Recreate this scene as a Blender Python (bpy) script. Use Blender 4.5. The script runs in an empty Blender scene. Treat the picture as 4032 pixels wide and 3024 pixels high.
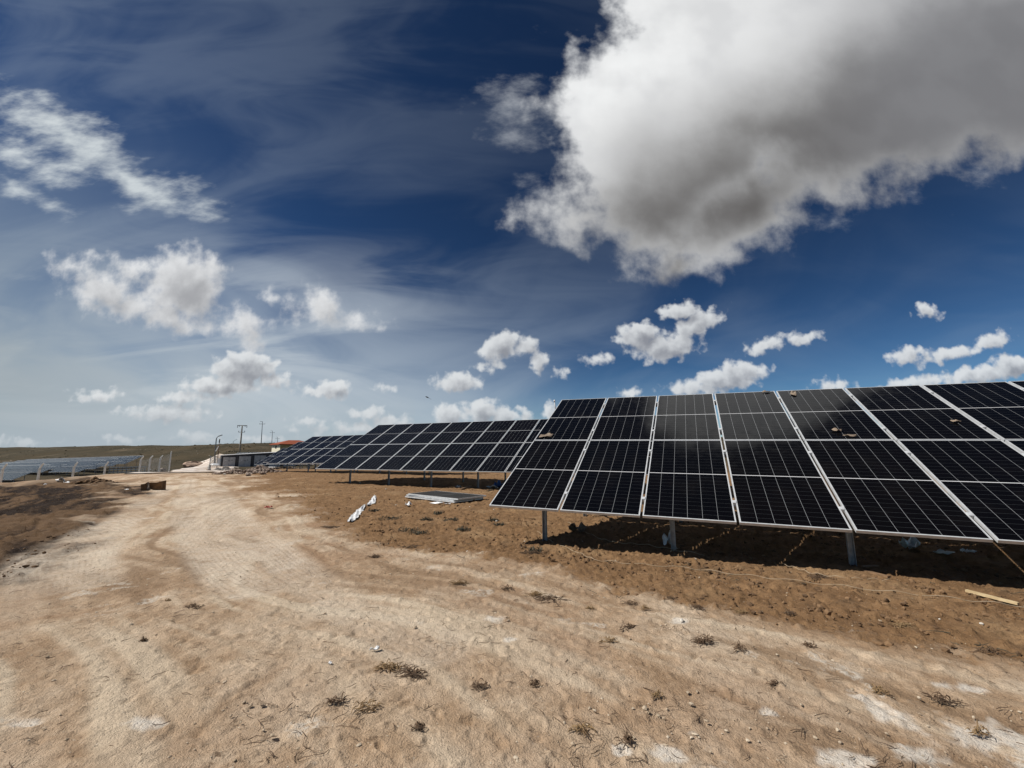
import bpy, bmesh, math, random
import numpy as np
from mathutils import Vector, Matrix
random.seed(7); rng = np.random.default_rng(7)
R = math.radians
S = bpy.context.scene
COL = S.collection

# ------------------------------------------------------------------ camera
W0, H0, F0 = 4032.0, 3024.0, 1628.0
PITCH, ROLL, CZ = R(9.072), R(-0.236), 1.45
_c, _s = math.cos(ROLL), math.sin(ROLL)
FW = Vector((0, math.cos(PITCH), math.sin(PITCH))); UP0 = Vector((0, -math.sin(PITCH), math.cos(PITCH))); RT0 = Vector((1, 0, 0))
RT = RT0 * _c + UP0 * _s; UP = UP0 * _c - RT0 * _s
CAM = Vector((0, 0, CZ))
cam = bpy.data.cameras.new('camera'); co = bpy.data.objects.new('camera', cam); COL.objects.link(co)
cam.sensor_width = 36; cam.lens = 36 * F0 / W0; cam.clip_start = 0.05; cam.clip_end = 20000
co.matrix_world = Matrix(((RT.x, UP.x, -FW.x, 0), (RT.y, UP.y, -FW.y, 0), (RT.z, UP.z, -FW.z, CZ), (0, 0, 0, 1)))
S.camera = co

def ray(px, py):
    return FW + RT * ((px - W0 / 2) / F0) + UP * ((H0 / 2 - py) / F0)
def at(px, py, Y):
    d = ray(px, py); return CAM + d * (Y / d.y)

# ------------------------------------------------------------------ noise + terrain
_perm = rng.permutation(512); _ga = rng.random(512) * 2 * np.pi
_gx, _gy = np.cos(_ga), np.sin(_ga)
def perlin(x, y, seed=0):
    xi = np.floor(x).astype(np.int64); yi = np.floor(y).astype(np.int64)
    xf = x - xi; yf = y - yi
    u = xf**3 * (xf * (xf * 6 - 15) + 10); v = yf**3 * (yf * (yf * 6 - 15) + 10)
    def g(i, j, dx, dy):
        h = _perm[(_perm[(i + seed * 37) & 511] + j) & 511]
        return _gx[h] * dx + _gy[h] * dy
    a = g(xi, yi, xf, yf); b = g(xi + 1, yi, xf - 1, yf); c = g(xi, yi + 1, xf, yf - 1); d = g(xi + 1, yi + 1, xf - 1, yf - 1)
    return (a + u * (b - a) + v * (c - a + u * (a - b - c + d))) * 1.5
def sst(a, b, x):
    t = np.clip((x - a) / (b - a), 0, 1); return t * t * (3 - 2 * t)

EDGE0 = np.array([-26.8, 29.8]); EDIR = np.array([-0.52, 0.854])
def base_h(x, y):
    n = 0.4 * x + 0.917 * y
    zp = -.1 * sst(-19, -25, x) * sst(8, 16, y) * (1 - sst(22, 28, y)) + np.interp(n, [-50, 18, 22, 30, 37.7, 50, 62, 78, 90, 116, 150, 400, 3000], [0, 0, -.1, -.28, -.88, -1.2, -1.0, .1, 1.6, 4.4, 5.0, 6.2, 8])
    zf = np.interp(n, [-50, 30, 66, 80, 100, 116, 150, 400, 3000], [-3.6, -3.6, -2.9, -1.9, 1.3, 3.9, 5.0, 6.2, 8])
    # distance left of the pad edge
    d1 = EDGE0[0] - x + 0.6 * np.sin(y * .5)
    rx, ry = x - EDGE0[0], y - EDGE0[1]
    d2 = -(rx * EDIR[1] - ry * EDIR[0])
    d = np.where(y < EDGE0[1] + 2, d1, np.minimum(d2, d1 + 100))
    t = sst(EDGE0[1] - 2, EDGE0[1] + 6, y); d = d1 * (1 - t) + d2 * t
    w = sst(0.0, 7.5, d)
    # dip of the chalk road just past the edge of the pad
    rl = (rx - 3.2) * EDIR[1] - ry * EDIR[0]; al = (rx - 3.2) * EDIR[0] + ry * EDIR[1]
    dip = np.exp(-(rl / 4.0) ** 2) * sst(-.4, 5, al) * (1 - sst(22, 42, al)) * 0.95
    z = zp * (1 - w) + zf * w - dip * (1 - w)
    return z
def rough_far(x, y):
    r = np.hypot(x, y); m = sst(60, 160, r)
    return m * (perlin(x / 37, y / 37, 3) * .9 + perlin(x / 11, y / 11, 4) * .45) * (0.4 + 0.6 * sst(40, 110, 0.4 * x + 0.917 * y)) 
def undul(x, y):
    return perlin(x / 6, y / 6, 1) * .035 + perlin(x / 1.9, y / 1.9, 2) * .018
def H(x, y):
    x = np.asarray(x, float); y = np.asarray(y, float)
    bank = sst(5, 0, np.abs(x + 25.2)) * sst(10, 20, y) * (1 - sst(22, 28, y))
    return base_h(x, y) + rough_far(x, y) + undul(x, y) + bank * (-.17 + .16 * perlin(x / 1.1, y / 1.1, 31))
def h1(x, y): return float(H(np.array([x]), np.array([y]))[0])
def G(px, py):
    """the point of the ground seen along a line of sight"""
    d = ray(px, py); t0 = 0.3; t = 0.3
    while t < 900:
        p = CAM + d * t
        if p.z < h1(p.x, p.y): break
        t0 = t; t *= 1.03
    for _ in range(22):
        m = (t0 + t) / 2; p = CAM + d * m
        if p.z < h1(p.x, p.y): t = m
        else: t0 = m
    return CAM + d * t
def flat(px, py):
    d = ray(px, py); return CAM + d * (-CZ / d.z)

# ------------------------------------------------------------------ object helpers
class MB:
    def __init__(s): s.v = []; s.f = []; s.m = []; s.sm = []
    def add(s, vs, fs, mi=0, smooth=False):
        o = len(s.v); s.v += [tuple(v) for v in vs]
        for f in fs: s.f.append(tuple(i + o for i in f)); s.m.append(mi); s.sm.append(smooth)
        return s
    def box(s, c, sx, sy, sz, M=None, mi=0):
        vs = [Vector((x * sx / 2, y * sy / 2, z * sz / 2)) for z in (-1, 1) for y in (-1, 1) for x in (-1, 1)]
        if M is not None: vs = [M @ v for v in vs]
        vs = [v + Vector(c) for v in vs]
        return s.add(vs, [(0, 2, 3, 1), (4, 5, 7, 6), (0, 1, 5, 4), (2, 6, 7, 3), (0, 4, 6, 2), (1, 3, 7, 5)], mi)
    def bar(s, a, b, w, h, up=Vector((0, 0, 1)), mi=0):
        a, b = Vector(a), Vector(b); d = (b - a); L = d.length; d.normalize()
        x = d.cross(up)
        if x.length < 1e-4: x = d.cross(Vector((0, 1, 0)))
        x.normalize(); z = x.cross(d)
        M = Matrix((x, d, z)).transposed()
        return s.box((a + b) / 2, w, L, h, M, mi)
    def chan(s, a, b, w, h, t=.004, up=Vector((0, 1, 0)), mi=0):
        """C section from a to b: web and two flanges butted end to end"""
        a, b = Vector(a), Vector(b); d = (b - a).normalized(); x = d.cross(up).normalized(); y = x.cross(d)
        s.bar(a - y * (h / 2 - t / 2), b - y * (h / 2 - t / 2), w, t, y, mi)
        for k in (-1, 1):
            o = x * k * (w / 2 - t / 2) + y * (t / 2); s.bar(a + o, b + o, t, h - t, y, mi)
        return s
    def tube(s, pts, rad, n=8, cap=True, mi=0, smooth=True):
        pts = [Vector(p) for p in pts]
        rads = rad if isinstance(rad, (list, tuple)) else [rad] * len(pts)
        vs = []; px = None
        for i, p in enumerate(pts):
            d = (pts[min(i + 1, len(pts) - 1)] - pts[max(i - 1, 0)])
            d = d.normalized() if d.length > 1e-9 else Vector((0, 0, 1))
            if px is None:
                px = d.cross(Vector((0, 0, 1)))
                if px.length < 1e-3: px = d.cross(Vector((0, 1, 0)))
            x = (px - d * px.dot(d)); x = x.normalized() if x.length > 1e-6 else d.orthogonal().normalized()
            px = x; y = d.cross(x)
            for k in range(n):
                a = 2 * math.pi * k / n; vs.append(p + (x * math.cos(a) + y * math.sin(a)) * rads[i])
        fs = []
        for i in range(len(pts) - 1):
            for k in range(n):
                fs.append((i * n + k, i * n + (k + 1) % n, (i + 1) * n + (k + 1) % n, (i + 1) * n + k))
        s.add(vs, fs, mi, smooth)
        if cap:
            o = len(s.v) - len(vs); L = (len(pts) - 1) * n
            s.f.append(tuple(o + k for k in reversed(range(n)))); s.m.append(mi); s.sm.append(False)
            s.f.append(tuple(o + L + k for k in range(n))); s.m.append(mi); s.sm.append(False)
        return s
    def mesh(s, name, mats):
        me = bpy.data.meshes.new(name); me.from_pydata(s.v, [], s.f)
        for m in mats: me.materials.append(m)
        me.polygons.foreach_set('material_index', s.m); me.polygons.foreach_set('use_smooth', s.sm); me.update()
        return me
    def build(s, name, mats, parent=None, origin=(0, 0, 0)):
        if not isinstance(mats, (list, tuple)): mats = [mats]
        o = Vector(origin)
        if o.length: s.v = [tuple(Vector(v) - o) for v in s.v]
        ob = bpy.data.objects.new(name, s.mesh(name, mats)); COL.objects.link(ob)
        if parent is not None: ob.parent = parent
        else: ob.location = o
        return ob
def tag(o, label=None, cat=None, group=None, kind=None):
    if label: o['label'] = label
    if cat: o['category'] = cat
    if group: o['group'] = group
    if kind: o['kind'] = kind
    return o
def empty(name, loc, label, cat, group=None):
    o = bpy.data.objects.new(name, None); COL.objects.link(o); o.location = loc; o.empty_display_size = .2
    return tag(o, label, cat, group)
def inst(name, me, parent=None, M=None):
    o = bpy.data.objects.new(name, me); COL.objects.link(o)
    if parent is not None: o.parent = parent
    if M is not None: o.matrix_local = M
    return o
def rock_mb(mb, c, r, seed, sq=(1, 1, .7), n=1, mi=0, rough=.35, smooth=False):
    bm = bmesh.new(); bmesh.ops.create_icosphere(bm, subdivisions=n, radius=1)
    rr = random.Random(seed); Mx = Matrix.Rotation(rr.random() * 6.3, 3, 'Z') @ Matrix.Rotation(rr.uniform(-.4, .4), 3, 'X')
    vs = []
    ax = [Vector((rr.gauss(0, 1), rr.gauss(0, 1), rr.gauss(0, 1))).normalized() for _ in range(6)]
    for v in bm.verts:
        p = v.co.copy()
        for a in ax:
            d = p.dot(a)
            if d > .62: p -= a * (d - .62) * .9
        p *= 1 + rr.uniform(-rough, rough) * .35
        vs.append(Vector(c) + (Mx @ Vector((p.x * sq[0], p.y * sq[1], p.z * sq[2]))) * r)
    mb.add(vs, [[v.index for v in f.verts] for f in bm.faces], mi, smooth); bm.free()

# ------------------------------------------------------------------ node helpers
class NT:
    def __init__(s, tree): s.t = tree; s.n = tree.nodes; s.l = tree.links
    def new(s, typ, **kw):
        n = s.n.new(typ)
        for k, v in kw.items(): setattr(n, k, v)
        return n
    def put(s, sock, v):
        if isinstance(v, bpy.types.NodeSocket): s.l.new(v, sock)
        elif v is not None: sock.default_value = v
    def math(s, op, a, b=None, c=None, clamp=False):
        n = s.new('ShaderNodeMath', operation=op); n.use_clamp = clamp
        s.put(n.inputs[0], a); s.put(n.inputs[1], b); s.put(n.inputs[2], c); return n.outputs[0]
    def vmath(s, op, a, b=None, scale=None):
        n = s.new('ShaderNodeVectorMath', operation=op); s.put(n.inputs[0], a); s.put(n.inputs[1], b)
        if scale is not None: s.put(n.inputs['Scale'], scale)
        return n.outputs['Value'] if op in ('LENGTH', 'DOT_PRODUCT') else n.outputs[0]
    def noise(s, vec, scale, detail=4, rough=.55, dist=0, color=False, dim='3D', lac=2):
        n = s.new('ShaderNodeTexNoise', noise_dimensions=dim); s.put(n.inputs['Vector'], vec)
        n.inputs['Scale'].default_value = scale; n.inputs['Detail'].default_value = detail
        n.inputs['Roughness'].default_value = rough; n.inputs['Distortion'].default_value = dist; n.inputs['Lacunarity'].default_value = lac
        return n.outputs['Color' if color else 'Fac']
    def ramp(s, x, a, b, lo=0., hi=1., smooth=True):
        n = s.new('ShaderNodeMapRange'); n.interpolation_type = 'SMOOTHSTEP' if smooth else 'LINEAR'
        s.put(n.inputs[0], x); s.put(n.inputs[1], a); s.put(n.inputs[2], b); s.put(n.inputs[3], lo); s.put(n.inputs[4], hi); return n.outputs[0]
    def mix(s, f, a, b, blend='MIX'):
        n = s.new('ShaderNodeMix', data_type='RGBA', blend_type=blend)
        s.put(n.inputs[0], f); s.put(n.inputs[6], a if isinstance(a, bpy.types.NodeSocket) else (*a, 1)); s.put(n.inputs[7], b if isinstance(b, bpy.types.NodeSocket) else (*b, 1))
        return n.outputs[2]
    def mapping(s, vec, loc=(0, 0, 0), rot=(0, 0, 0), sc=(1, 1, 1), typ='POINT'):
        n = s.new('ShaderNodeMapping', vector_type=typ); s.put(n.inputs[0], vec)
        n.inputs[1].default_value = loc; n.inputs[2].default_value = rot; n.inputs[3].default_value = sc; return n.outputs[0]
    def bump(s, h, strength=.5, dist=.02):
        n = s.new('ShaderNodeBump'); n.inputs['Strength'].default_value = strength; n.inputs['Distance'].default_value = dist
        s.put(n.inputs['Height'], h); return n.outputs[0]
def material(name, rough=.8, metal=0, spec=.5, ior=1.5):
    m = bpy.data.materials.new(name); m.use_nodes = True
    t = NT(m.node_tree); p = t.n['Principled BSDF']
    p.inputs['Roughness'].default_value = rough; p.inputs['Metallic'].default_value = metal
    p.inputs['Specular IOR Level'].default_value = spec; p.inputs['IOR'].default_value = ior
    return m, t, p
def mat_noisy(name, c1, c2, scale=6, rough=.8, metal=0, bump=0, bscale=None, detail=5, spec=.4, lo=.35, hi=.65):
    m, t, p = material(name, rough, metal, spec)
    co_ = t.new('ShaderNodeTexCoord').outputs['Object']
    f = t.ramp(t.noise(co_, scale, detail, .6), lo, hi)
    t.put(p.inputs['Base Color'], t.mix(f, c1, c2))
    if bump: t.put(p.inputs['Normal'], t.bump(t.noise(co_, bscale or scale * 4, 5, .65), .6, bump))
    return m

M = {}
M['alu'] = mat_noisy('brushed_aluminium', (.74, .76, .77), (.62, .64, .65), 9, .42, .35, spec=.5)
M['steel'] = mat_noisy('galvanised_steel', (.42, .44, .46), (.30, .32, .34), 14, .48, .6)
M['steel_pale'] = mat_noisy('pale_steel', (.42, .44, .45), (.34, .36, .37), 9, .6)
M['white_plastic'] = mat_noisy('white_plastic_film', (.82, .83, .83), (.62, .63, .64), 5, .35, bump=.01, bscale=18)
M['concrete'] = mat_noisy('pale_concrete', (.52, .5, .46), (.36, .34, .31), 5, .9, bump=.006, bscale=40)
M['fpost'] = mat_noisy('fence_post_concrete', (.7, .7, .68), (.55, .55, .53), 4, .85)
M['timber'] = mat_noisy('fresh_timber', (.64, .50, .29), (.50, .37, .20), 12, .7)
M['oldtimber'] = mat_noisy('weathered_timber', (.28, .17, .09), (.18, .11, .06), 12, .8)
M['card'] = mat_noisy('brown_cardboard', (.23, .125, .055), (.14, .075, .035), 4, .85)
M['card_pale'] = mat_noisy('pale_cardboard', (.3, .235, .17), (.17, .13, .1), 20, .85)
M['rust'] = mat_noisy('rusty_steel', (.16, .075, .04), (.09, .05, .035), 8, .8)
M['dark_metal'] = mat_noisy('dark_painted_metal', (.05, .053, .058), (.035, .037, .04), 8, .5)
M['lampgrey'] = mat_noisy('lamp_grey_metal', (.14, .16, .18), (.1, .11, .125), 8, .5)
M['kiosk'] = mat_noisy('dark_grey_render', (.07, .07, .078), (.05, .05, .056), 3, .8)
M['door'] = mat_noisy('grey_painted_door', (.48, .485, .49), (.40, .405, .41), 3, .55)
M['whitetrim'] = mat_noisy('white_trim', (.8, .8, .8), (.68, .68, .68), 4, .6)
M['polecon'] = mat_noisy('pole_concrete', (.40, .36, .30), (.28, .25, .21), 4, .9)
M['blue'] = mat_noisy('blue_plastic', (.05, .17, .5), (.04, .11, .36), 7, .4)
M['red'] = mat_noisy('red_wrapper', (.5, .06, .06), (.32, .05, .05), 9, .5)
M['rubble'] = mat_noisy('rubble_stone', (.46, .37, .30), (.17, .115, .085), 3, .95, bump=.02, bscale=12)
M['rubble_grey'] = mat_noisy('grey_rubble', (.5, .47, .43), (.3, .275, .25), 3, .95, bump=.02, bscale=12)
M['stone_white'] = mat_noisy('white_stone', (.72, .68, .6), (.5, .45, .38), 20, .9)
M['gravel'] = mat_noisy('limestone_gravel', (.58, .49, .37), (.34, .26, .175), 3.7, .95)
M['clod'] = mat_noisy('soil_clod', (.24, .145, .075), (.11, .066, .035), 3.1, 1.0)
M['twig'] = mat_noisy('dry_root', (.15, .095, .056), (.075, .048, .03), 8, .9)
M['straw'] = mat_noisy('dry_straw', (.3, .2, .1), (.16, .1, .05), 8, .9)
M['weed'] = mat_noisy('grey_green_weed', (.085, .08, .055), (.05, .047, .034), 8, .9)
M['cord'] = mat_noisy('pale_cord', (.5, .4, .28), (.38, .29, .19), 8, .8)
M['black'] = mat_noisy('black_feather', (.012, .012, .014), (.007, .007, .008), 20, .5)
M['yellowrock'] = mat_noisy('ochre_sacking', (.20, .125, .03), (.12, .075, .02), 9, .9, bump=.02, bscale=9)
M['darkbag'] = mat_noisy('dark_plastic', (.015, .015, .015), (.01, .01, .01), 9, .5)
M['chalk'] = mat_noisy('crushed_chalk', (.74, .67, .60), (.40, .31, .235), .45, .95, bump=.03, bscale=7, lo=.38, hi=.6)
M['wire'] = mat_noisy('fence_wire', (.045, .048, .05), (.03, .032, .034), 8, .5, .4)
M['scrub'] = mat_noisy('scrub_leaves', (.06, .053, .026), (.032, .029, .015), .5, .95)
M['scree'] = mat_noisy('hill_scree', (.38, .32, .25), (.22, .18, .14), .5, .95)
M['chip'] = mat_noisy('debris_grey', (.06, .06, .058), (.03, .03, .03), 30, .8)

# solar cells: drawn from the panel's own coordinates in metres
def cell_mat(dusty=False):
    m, t, p = material('solar_cells_dusty' if dusty else 'solar_cells', .07, 0, .5, 1.23)
    oc = t.new('ShaderNodeTexCoord').outputs['Object']; s = t.new('ShaderNodeSeparateXYZ'); t.put(s.inputs[0], oc)
    x, y = s.outputs[0], s.outputs[1]
    def line(v, period, off, w):
        a = t.math('ADD', v, off); q = t.math('DIVIDE', a, period); r = t.math('ABSOLUTE', t.math('SUBTRACT', q, t.math('ROUND', q)))
        return t.math('LESS_THAN', r, w / period / 2)
    inx = t.math('MULTIPLY', t.math('GREATER_THAN', x, .06), t.math('LESS_THAN', x, 1.074))
    vx = t.math('MULTIPLY', line(x, 1.098 / 6, -.018, .0036), inx)
    mid = t.math('LESS_THAN', t.math('ABSOLUTE', t.math('SUBTRACT', y, 2.279 / 2)), .0075)
    hy = line(y, (2.279 / 2 - .03) / 12, -.0265, .0028)
    bus = line(x, 1.098 / 60, -.018, .0011)
    n = t.noise(t.vmath('ADD', oc, t.new('ShaderNodeObjectInfo').outputs['Location']), 2.3, 5, .6)
    rnd = t.new('ShaderNodeObjectInfo').outputs['Random']
    base = t.mix(rnd, (.0018, .002, .003), (.003, .0026, .0028))
    base = t.mix(t.ramp(n, .45, .8, 0, .35), base, (.012, .010, .009))
    c = t.mix(t.math('MULTIPLY', bus, .2), base, (.03, .03, .033))
    c = t.mix(t.math('MULTIPLY', hy, .85), c, (.05, .055, .06))
    c = t.mix(vx, c, (.26, .27, .28)); c = t.mix(mid, c, (.58, .59, .6))
    t.put(p.inputs['Base Color'], c)
    dust = t.ramp(t.noise(oc, 5.5, 6, .65), .4, .75, .05, .17); t.put(p.inputs['Roughness'], dust)
    if dusty: t.put(p.inputs['Roughness'], t.ramp(n, .3, .7, .5, .75)); t.put(p.inputs['Base Color'], t.mix(t.ramp(n, .3, .7, .5, .75), c, (.05, .047, .043)))
    return m
M['cell'] = cell_mat(); M['cell_dusty'] = cell_mat(True)
M['back'] = mat_noisy('white_backsheet', (.6, .6, .6), (.55, .55, .55), 4, .6)

# ------------------------------------------------------------------ ground
def poly_sd(x, y, pts):
    """signed distance to an open polyline, positive on its left"""
    best = np.full(x.shape, 1e9); sg = np.ones(x.shape)
    for (ax, ay), (bx, by) in zip(pts[:-1], pts[1:]):
        dx, dy = bx - ax, by - ay; L2 = dx * dx + dy * dy
        t = np.clip(((x - ax) * dx + (y - ay) * dy) / L2, 0, 1)
        qx, qy = x - ax - t * dx, y - ay - t * dy; d = np.hypot(qx, qy)
        c = dx * (y - ay) - dy * (x - ax)
        u = d < best; best = np.where(u, d, best); sg = np.where(u, np.sign(c), sg)
    return best * sg
def gp(lst): return [(flat(a, b).x, flat(a, b).y) for a, b in lst]
PALE_R = gp([(4900, 2900), (4500, 2760), (4032, 2640), (3500, 2530), (3000, 2420), (2500, 2330), (2080, 2245), (1750, 2200), (1500, 2130), (1290, 2060), (1130, 1965), (1010, 1890), (960, 1868)])
PALE_R = [(14., 1.2)] + PALE_R
DARK_L = gp([(-500, 2520), (0, 2330), (150, 2215), (330, 2120), (470, 2010), (520, 1935), (420, 1898)])
RUTS = [gp([(1010, 2330), (905, 2260), (800, 2150), (742, 2040), (735, 1960), (748, 1890)]), gp([(980, 2200), (890, 2090), (838, 2000), (805, 1920)]),
        gp([(150, 2330), (118, 2240), (175, 2180), (310, 2115), (470, 2045), (620, 1955)]), gp([(330, 2300), (348, 2200), (425, 2095), (560, 1990), (665, 1912)]), gp([(1700, 2560), (1430, 2420), (1180, 2260), (1000, 2110), (905, 2000), (850, 1910)])]
def zones(x, y):
    wx = perlin(x / 1.3, y / 1.3, 11) * .5 + perlin(x / .4, y / .4, 12) * .22 + perlin(x / 4, y / 4, 13) * .5
    sc = np.clip(np.hypot(x, y) / 9, .25, 2.2)
    pale = sst(-1.0, 1.1, (poly_sd(x, y, PALE_R)) / sc + wx * 1.0)
    dark = sst(-.35, .35, poly_sd(x, y, DARK_L) / np.clip(sc, .6, 3) + wx * 1.1) * sst(-28.5, -24, x)
    return pale, dark
CHALK = [(3480, 2795, .16, .3), (3900, 2880, .35, .22), (3640, 2975, .2, .12), (3330, 2985, .25, .12), (2640, 2985, .14, .1), (2680, 2450, .13, .12), (3020, 2800, .09, .08), (3380, 2750, .1, .06), (2450, 2960, .08, .08), (560, 2880, .14, .1), (90, 2865, .16, .08), (1930, 2450, .16, .14), (3800, 2700, .25, .1), (2010, 2530, .08, .05)]
def chalk_patches(x, y):
    o = np.zeros_like(x); wx = perlin(x / .16, y / .16, 91) * .5 + perlin(x / .06, y / .06, 92) * .35
    for px, py, a, b in CHALK:
        c = flat(px, py); o = np.maximum(o, 1 - sst(.45, 1.15, np.hypot((x - c.x) / a / .62, (y - c.y) / b / .62) + wx * 1.2))
    return o
def streaks(x, y):
    d = poly_sd(x, y, PALE_R); al = np.hypot(x - 6, y - 1) + perlin(x / 3, y / 3, 81) * .8; d = d + perlin(x / 2.2, y / 2.2, 82) * .35
    return np.clip(.5 + .55 * perlin(d * 1.1, al / 5, 83) + .4 * perlin(d * 3.1, al / 2.6, 84) + .28 * perlin(d * 7.5, al / 1.2, 85), 0, 1)
def rut_mask(x, y):
    out = np.zeros_like(x); tread = np.zeros_like(x)
    for pl in RUTS:
        sdv = poly_sd(x, y, pl); d = np.abs(sdv); m = 1 - sst(.16, .42, d); m = m * np.clip(.7 + perlin(x / 2.6, y / 2.6, 71) * .8, 0, 1); out = np.maximum(out, m)
        tread += m * np.sin(sdv * 105) * .5
    return out, tread
def ground():
    az = np.concatenate([np.arange(-180, -72, 4.), np.arange(-72, 72, .2), np.arange(72, 180, 4.)]) * np.pi / 180
    r = [.45]
    while r[-1] < 46: r.append(r[-1] * 1.005)
    while r[-1] < 9000: r.append(r[-1] * 1.022)
    r = np.array(r); A, Rr = np.meshgrid(az, r); x = (Rr * np.sin(A)).ravel(); y = (Rr * np.cos(A)).ravel()
    z = H(x, y); rr = Rr.ravel(); pale, dark = zones(x, y)
    near = 1 - sst(25, 50, rr); rut, tread = rut_mask(x, y)
    brown = 1 - pale
    dk = np.clip(dark, 0, 1); strk = streaks(x, y)
    z = z + near * (strk - .5) * (.018 + .05 * dk) * (.35 + .65 * pale)
    rough = (perlin(x / .7, y / .7, 21) * (.012 + .010 * brown + .03 * dk) + perlin(x / .23, y / .23, 22) * (.007 + .009 * brown + .022 * dk)
             + perlin(x / .1, y / .1, 23) * (.005 + .008 * brown) + perlin(x / .047, y / .047, 24) * (.003 + .0035 * brown))
    cl = np.maximum(perlin(x / .15, y / .15, 27) - .35, 0) * (.02 + .05 * brown + .1 * dk)
    cl += np.maximum(perlin(x / .07, y / .07, 28) - .3, 0) * (.03 + .05 * brown)
    cl -= np.maximum(perlin(x / .12, y / .12, 29) - .42, 0) * .05
    z = z + near * (rough + cl) * (1 - .5 * rut) - near * (rut * .018) + near * tread * .004
    n_az, n_r = len(az), len(r)
    verts = np.column_stack([x, y, z]); verts = np.vstack([verts, [[0, 0, float(z[:n_az].mean())]]])
    i = np.arange(n_r - 1)[:, None] * n_az; j = np.arange(n_az)[None, :]; j2 = (j + 1) % n_az
    q = np.stack([i + j, i + j2, i + n_az + j2, i + n_az + j], -1).reshape(-1, 4)[:, ::-1]
    tri = np.stack([np.full(n_az, len(verts) - 1), np.arange(n_az), (np.arange(n_az) + 1) % n_az], -1)[:, ::-1]
    me = bpy.data.meshes.new('ground')
    me.vertices.add(len(verts)); me.vertices.foreach_set('co', verts.astype(np.float32).ravel())
    nl = q.size + tri.size; me.loops.add(nl); me.loops.foreach_set('vertex_index', np.concatenate([q.ravel(), tri.ravel()]).astype(np.int32))
    np_ = len(q) + len(tri); me.polygons.add(np_)
    ls = np.concatenate([np.arange(len(q)) * 4, len(q) * 4 + np.arange(len(tri)) * 3]).astype(np.int32)
    me.polygons.foreach_set('loop_start', ls)
    me.polygons.foreach_set('use_smooth', np.ones(np_, bool)); me.update(calc_edges=True); me.validate()
    nn = 0.4 * x + 0.917 * y
    grass = np.maximum(sst(44, 75, rr + perlin(x / 9, y / 9, 41) * 9), sst(1.5, 6, -26.8 - x + perlin(x / 5, y / 5, 42) * 2.5))
    for nm, arr in (('pale', pale), ('dark', dark), ('grass', grass), ('rut', rut), ('streak', strk), ('tread', tread), ('chalk', chalk_patches(x, y))):
        at_ = me.attributes.new(nm, 'FLOAT', 'POINT'); at_.data.foreach_set('value', np.append(arr, arr[0]).astype(np.float32))
    m, t, p = material('bare_earth', 1.0, 0, .15)
    pos = t.new('ShaderNodeTexCoord').outputs['Object']
    A_ = lambda k: t.new('ShaderNodeAttribute', attribute_name=k).outputs['Fac']
    n1 = t.noise(pos, .9, 6, .62); n2 = t.noise(pos, 5, 6, .65); n3 = t.noise(pos, 26, 5, .7); n4 = t.noise(pos, 95, 3, .7)
    nx = t.noise(t.mapping(pos, rot=(0, 0, R(25)), sc=(1.2, .35, 1)), 2.2, 6, .65)
    palec = t.mix(t.ramp(n2, .32, .66), (.56, .412, .278), (.40, .272, .168))
    palec = t.mix(t.ramp(n1, .42, .64, 0, .8), palec, (.67, .54, .40))
    palec = t.mix(t.ramp(nx, .5, .70, 0, .65), palec, (.335, .22, .13))
    st_ = A_('streak'); palec = t.mix(t.ramp(st_, .52, .85, 0, .75), palec, (.70, .58, .43)); palec = t.mix(t.ramp(st_, .46, .12, 0, .8), palec, (.30, .20, .12))
    chalkm = t.math('MULTIPLY', t.ramp(t.noise(pos, 1.5, 5, .6, 0), .60, .67), t.ramp(n3, .38, .6))
    palec = t.mix(t.math('MULTIPLY', chalkm, .85), palec, (.80, .73, .62))
    brownc = t.mix(t.ramp(n2, .32, .66), (.30, .18, .09), (.20, .115, .056))
    brownc = t.mix(t.ramp(n1, .5, .70, 0, .6), brownc, (.40, .265, .145))
    brownc = t.mix(t.ramp(t.noise(pos, 2.3, 6, .7), .55, .72, 0, .7), brownc, (.13, .085, .05))
    darkc = t.mix(t.ramp(t.math('ADD', t.math('MULTIPLY', nx, .4), t.math('MULTIPLY', st_, .6)), .36, .66), (.02, .012, .008), (.15, .092, .05))
    palec = t.mix(t.ramp(t.noise(pos, .42, 5, .6), .46, .66, 0, .6), palec, (.36, .228, .138))
    palec = t.mix(t.math('MULTIPLY', A_('chalk'), t.ramp(n3, .3, .6, .45, .95)), palec, (.82, .75, .65))
    pm = t.ramp(t.math('ADD', A_('pale'), t.math('ADD', t.math('MULTIPLY_ADD', n2, 1.0, -.5), t.math('MULTIPLY_ADD', n3, .5, -.25))), .28, .72)
    c = t.mix(pm, brownc, palec); c = t.mix(t.math('MULTIPLY', A_('dark'), t.ramp(n1, .2, .45, .8, 1)), c, darkc)
    c = t.mix(t.math('MULTIPLY', A_('rut'), t.ramp(n2, .3, .6, .2, .65)), c, (.78, .68, .55)); c = t.mix(t.ramp(A_('tread'), .02, .4, 0, .24), c, (.36, .26, .17)); c = t.mix(t.ramp(A_('tread'), -.02, -.4, 0, .16), c, (.74, .64, .5))
    nf = t.noise(t.mapping(pos, rot=(0, 0, R(15)), sc=(.55, 1.3, 1)), 15, 4, .6); nf2 = t.noise(pos, 48, 3, .6)
    fl_ = t.math('MULTIPLY', t.ramp(nf, .62, .69), t.ramp(t.noise(pos, 1.1, 3, .6), .4, .62)); c = t.mix(t.math('MULTIPLY', fl_, .75), c, (.12, .072, .04))
    c = t.mix(t.math('MULTIPLY', t.ramp(nf2, .66, .74), .6), c, (.10, .062, .036))
    c = t.mix(t.math('MULTIPLY', t.ramp(nf2, .34, .26), .5), c, (.72, .64, .52))
    g1 = t.noise(pos, .045, 7, .65); g2 = t.noise(pos, .35, 6, .7)
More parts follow.
